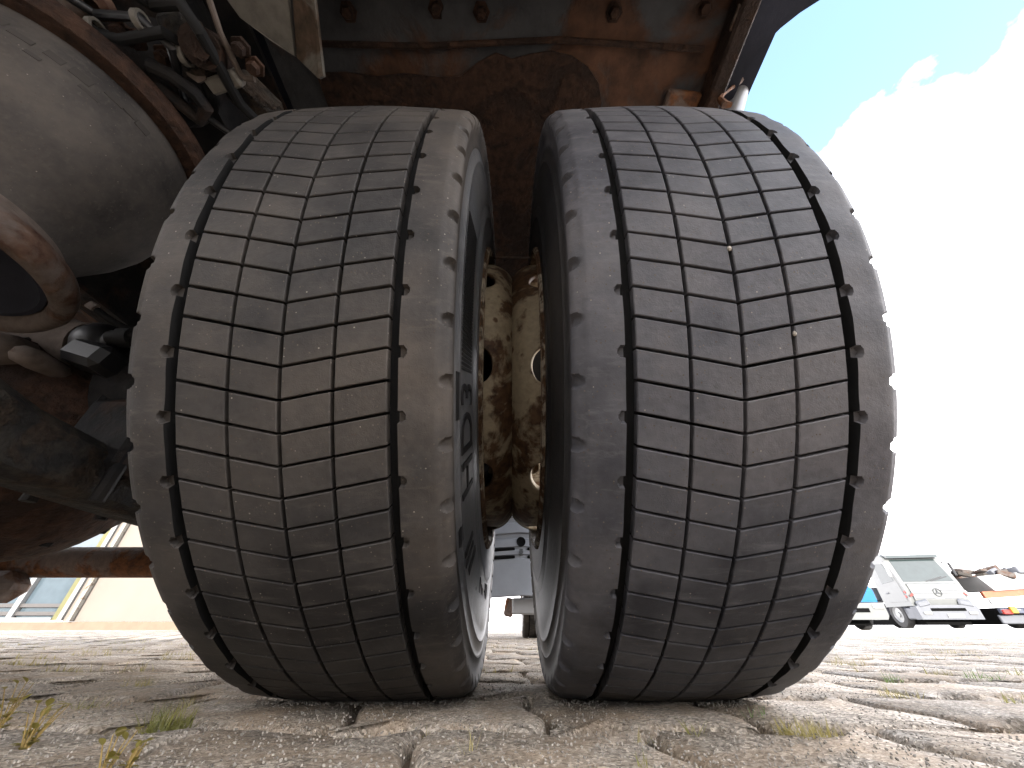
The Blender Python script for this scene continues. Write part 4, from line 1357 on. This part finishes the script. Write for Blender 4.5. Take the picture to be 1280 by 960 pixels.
seedling(128, 968, 'small upright weed with oval leaves at the lower edge', 5, .020, 3, .0085, 3)
seedling(155, 965, 'pale withered weed beside the upright oval leaved one', 8, .015, 4, .0065, 4)

# grit in joints and holes
mb = MB()
ico = [(0, 0, 1), (.894, 0, .447), (.276, .851, .447), (-.724, .526, .447), (-.724, -.526, .447), (.276, -.851, .447), (.724, .526, -.447), (-.276, .851, -.447), (-.894, 0, -.447), (-.276, -.851, -.447), (.724, -.526, -.447), (0, 0, -1)]
icof = [(0, 1, 2), (0, 2, 3), (0, 3, 4), (0, 4, 5), (0, 5, 1), (1, 6, 2), (2, 7, 3), (3, 8, 4), (4, 9, 5), (5, 10, 1), (6, 7, 2), (7, 8, 3), (8, 9, 4), (9, 10, 5), (10, 6, 1), (11, 7, 6), (11, 8, 7), (11, 9, 8), (11, 10, 9), (11, 6, 10)]
def stone(mb, c, r, rr):
    s = [rr.uniform(.7, 1.3) for _ in range(3)]
    e = Euler((rr.uniform(0, 6), rr.uniform(0, 6), rr.uniform(0, 6))).to_matrix()
    mb.add([Vector(c) + e @ Vector((v[0] * r * s[0] * rr.uniform(.85, 1.1), v[1] * r * s[1], v[2] * r * s[2] * .8)) for v in ico], icof)
for i in range(9000):
    y = vr.uniform(.30, 1.1); x = vr.uniform(-1.15, 1.15) * max(.42, y * 1.1)
    k = round((y - Y0) / PP)
    nt_ = notch(k, x)
    if nt_ > 0 and vr.random() < .8: yy = line_y(k, x) + vr.uniform(-1, 1) * max(.003, nt_ - .004)
    else: yy = line_y(k, x) + vr.gauss(0, .0026)
    stone(mb, (x, yy, -.0145 + vr.uniform(-.003, .004)), vr.uniform(.0010, .0030), vr)
for i in range(9000):
    y = .30 + .75 * vr.random() ** 1.6; x = vr.uniform(-1.15, 1.15) * max(.4, y)
    if notch(round((y - Y0) / PP), x) > .004 and abs(y - line_y(round((y - Y0) / PP), x)) < .02: continue
    stone(mb, (x, y, -.0002), vr.uniform(.0004, .0012), vr)
for i in range(900):
    sx = vr.choice((-1, 1)); x = sx * vr.uniform(.05, .31)
    stone(mb, (x, .566 + vr.gauss(0, .010), -.0002), vr.uniform(.0005, .0016), vr)
tag(mb.build('joint_grit', M['drystone'], None, None), 'grey grit lying in the paving joints and holes', 'gravel', kind='stuff')

# pebbles caught in the right tyre's grooves
for (px_, py_, lab, x_) in ((911, 311, 'pale pebble caught in the middle groove of the right tyre', OFF + .0), (993, 417, 'tiny pebble caught in the outer thin groove of the right tyre', OFF + .0412)):
    # intersect the view ray with the tread
    x, y, z = ray(px_, py_)
    d = Vector((x, y, z)).normalized(); o_ = Vector((0, -AXY, CAM_H - AXZ))
    A_ = d.y ** 2 + d.z ** 2; B_ = 2 * (o_.y * d.y + o_.z * d.z); C_ = o_.y ** 2 + o_.z ** 2 - .499 ** 2
    t = (-B_ - math.sqrt(max(0, B_ * B_ - 4 * A_ * C_))) / (2 * A_)
    p = Vector((0, 0, CAM_H)) + d * t
    mb = MB(); stone(mb, (0, 0, 0), .0026, vr)
    tag(mb.build('pebble', M['drystone'], None, None, (p.x, p.y, p.z)), lab, 'pebble')
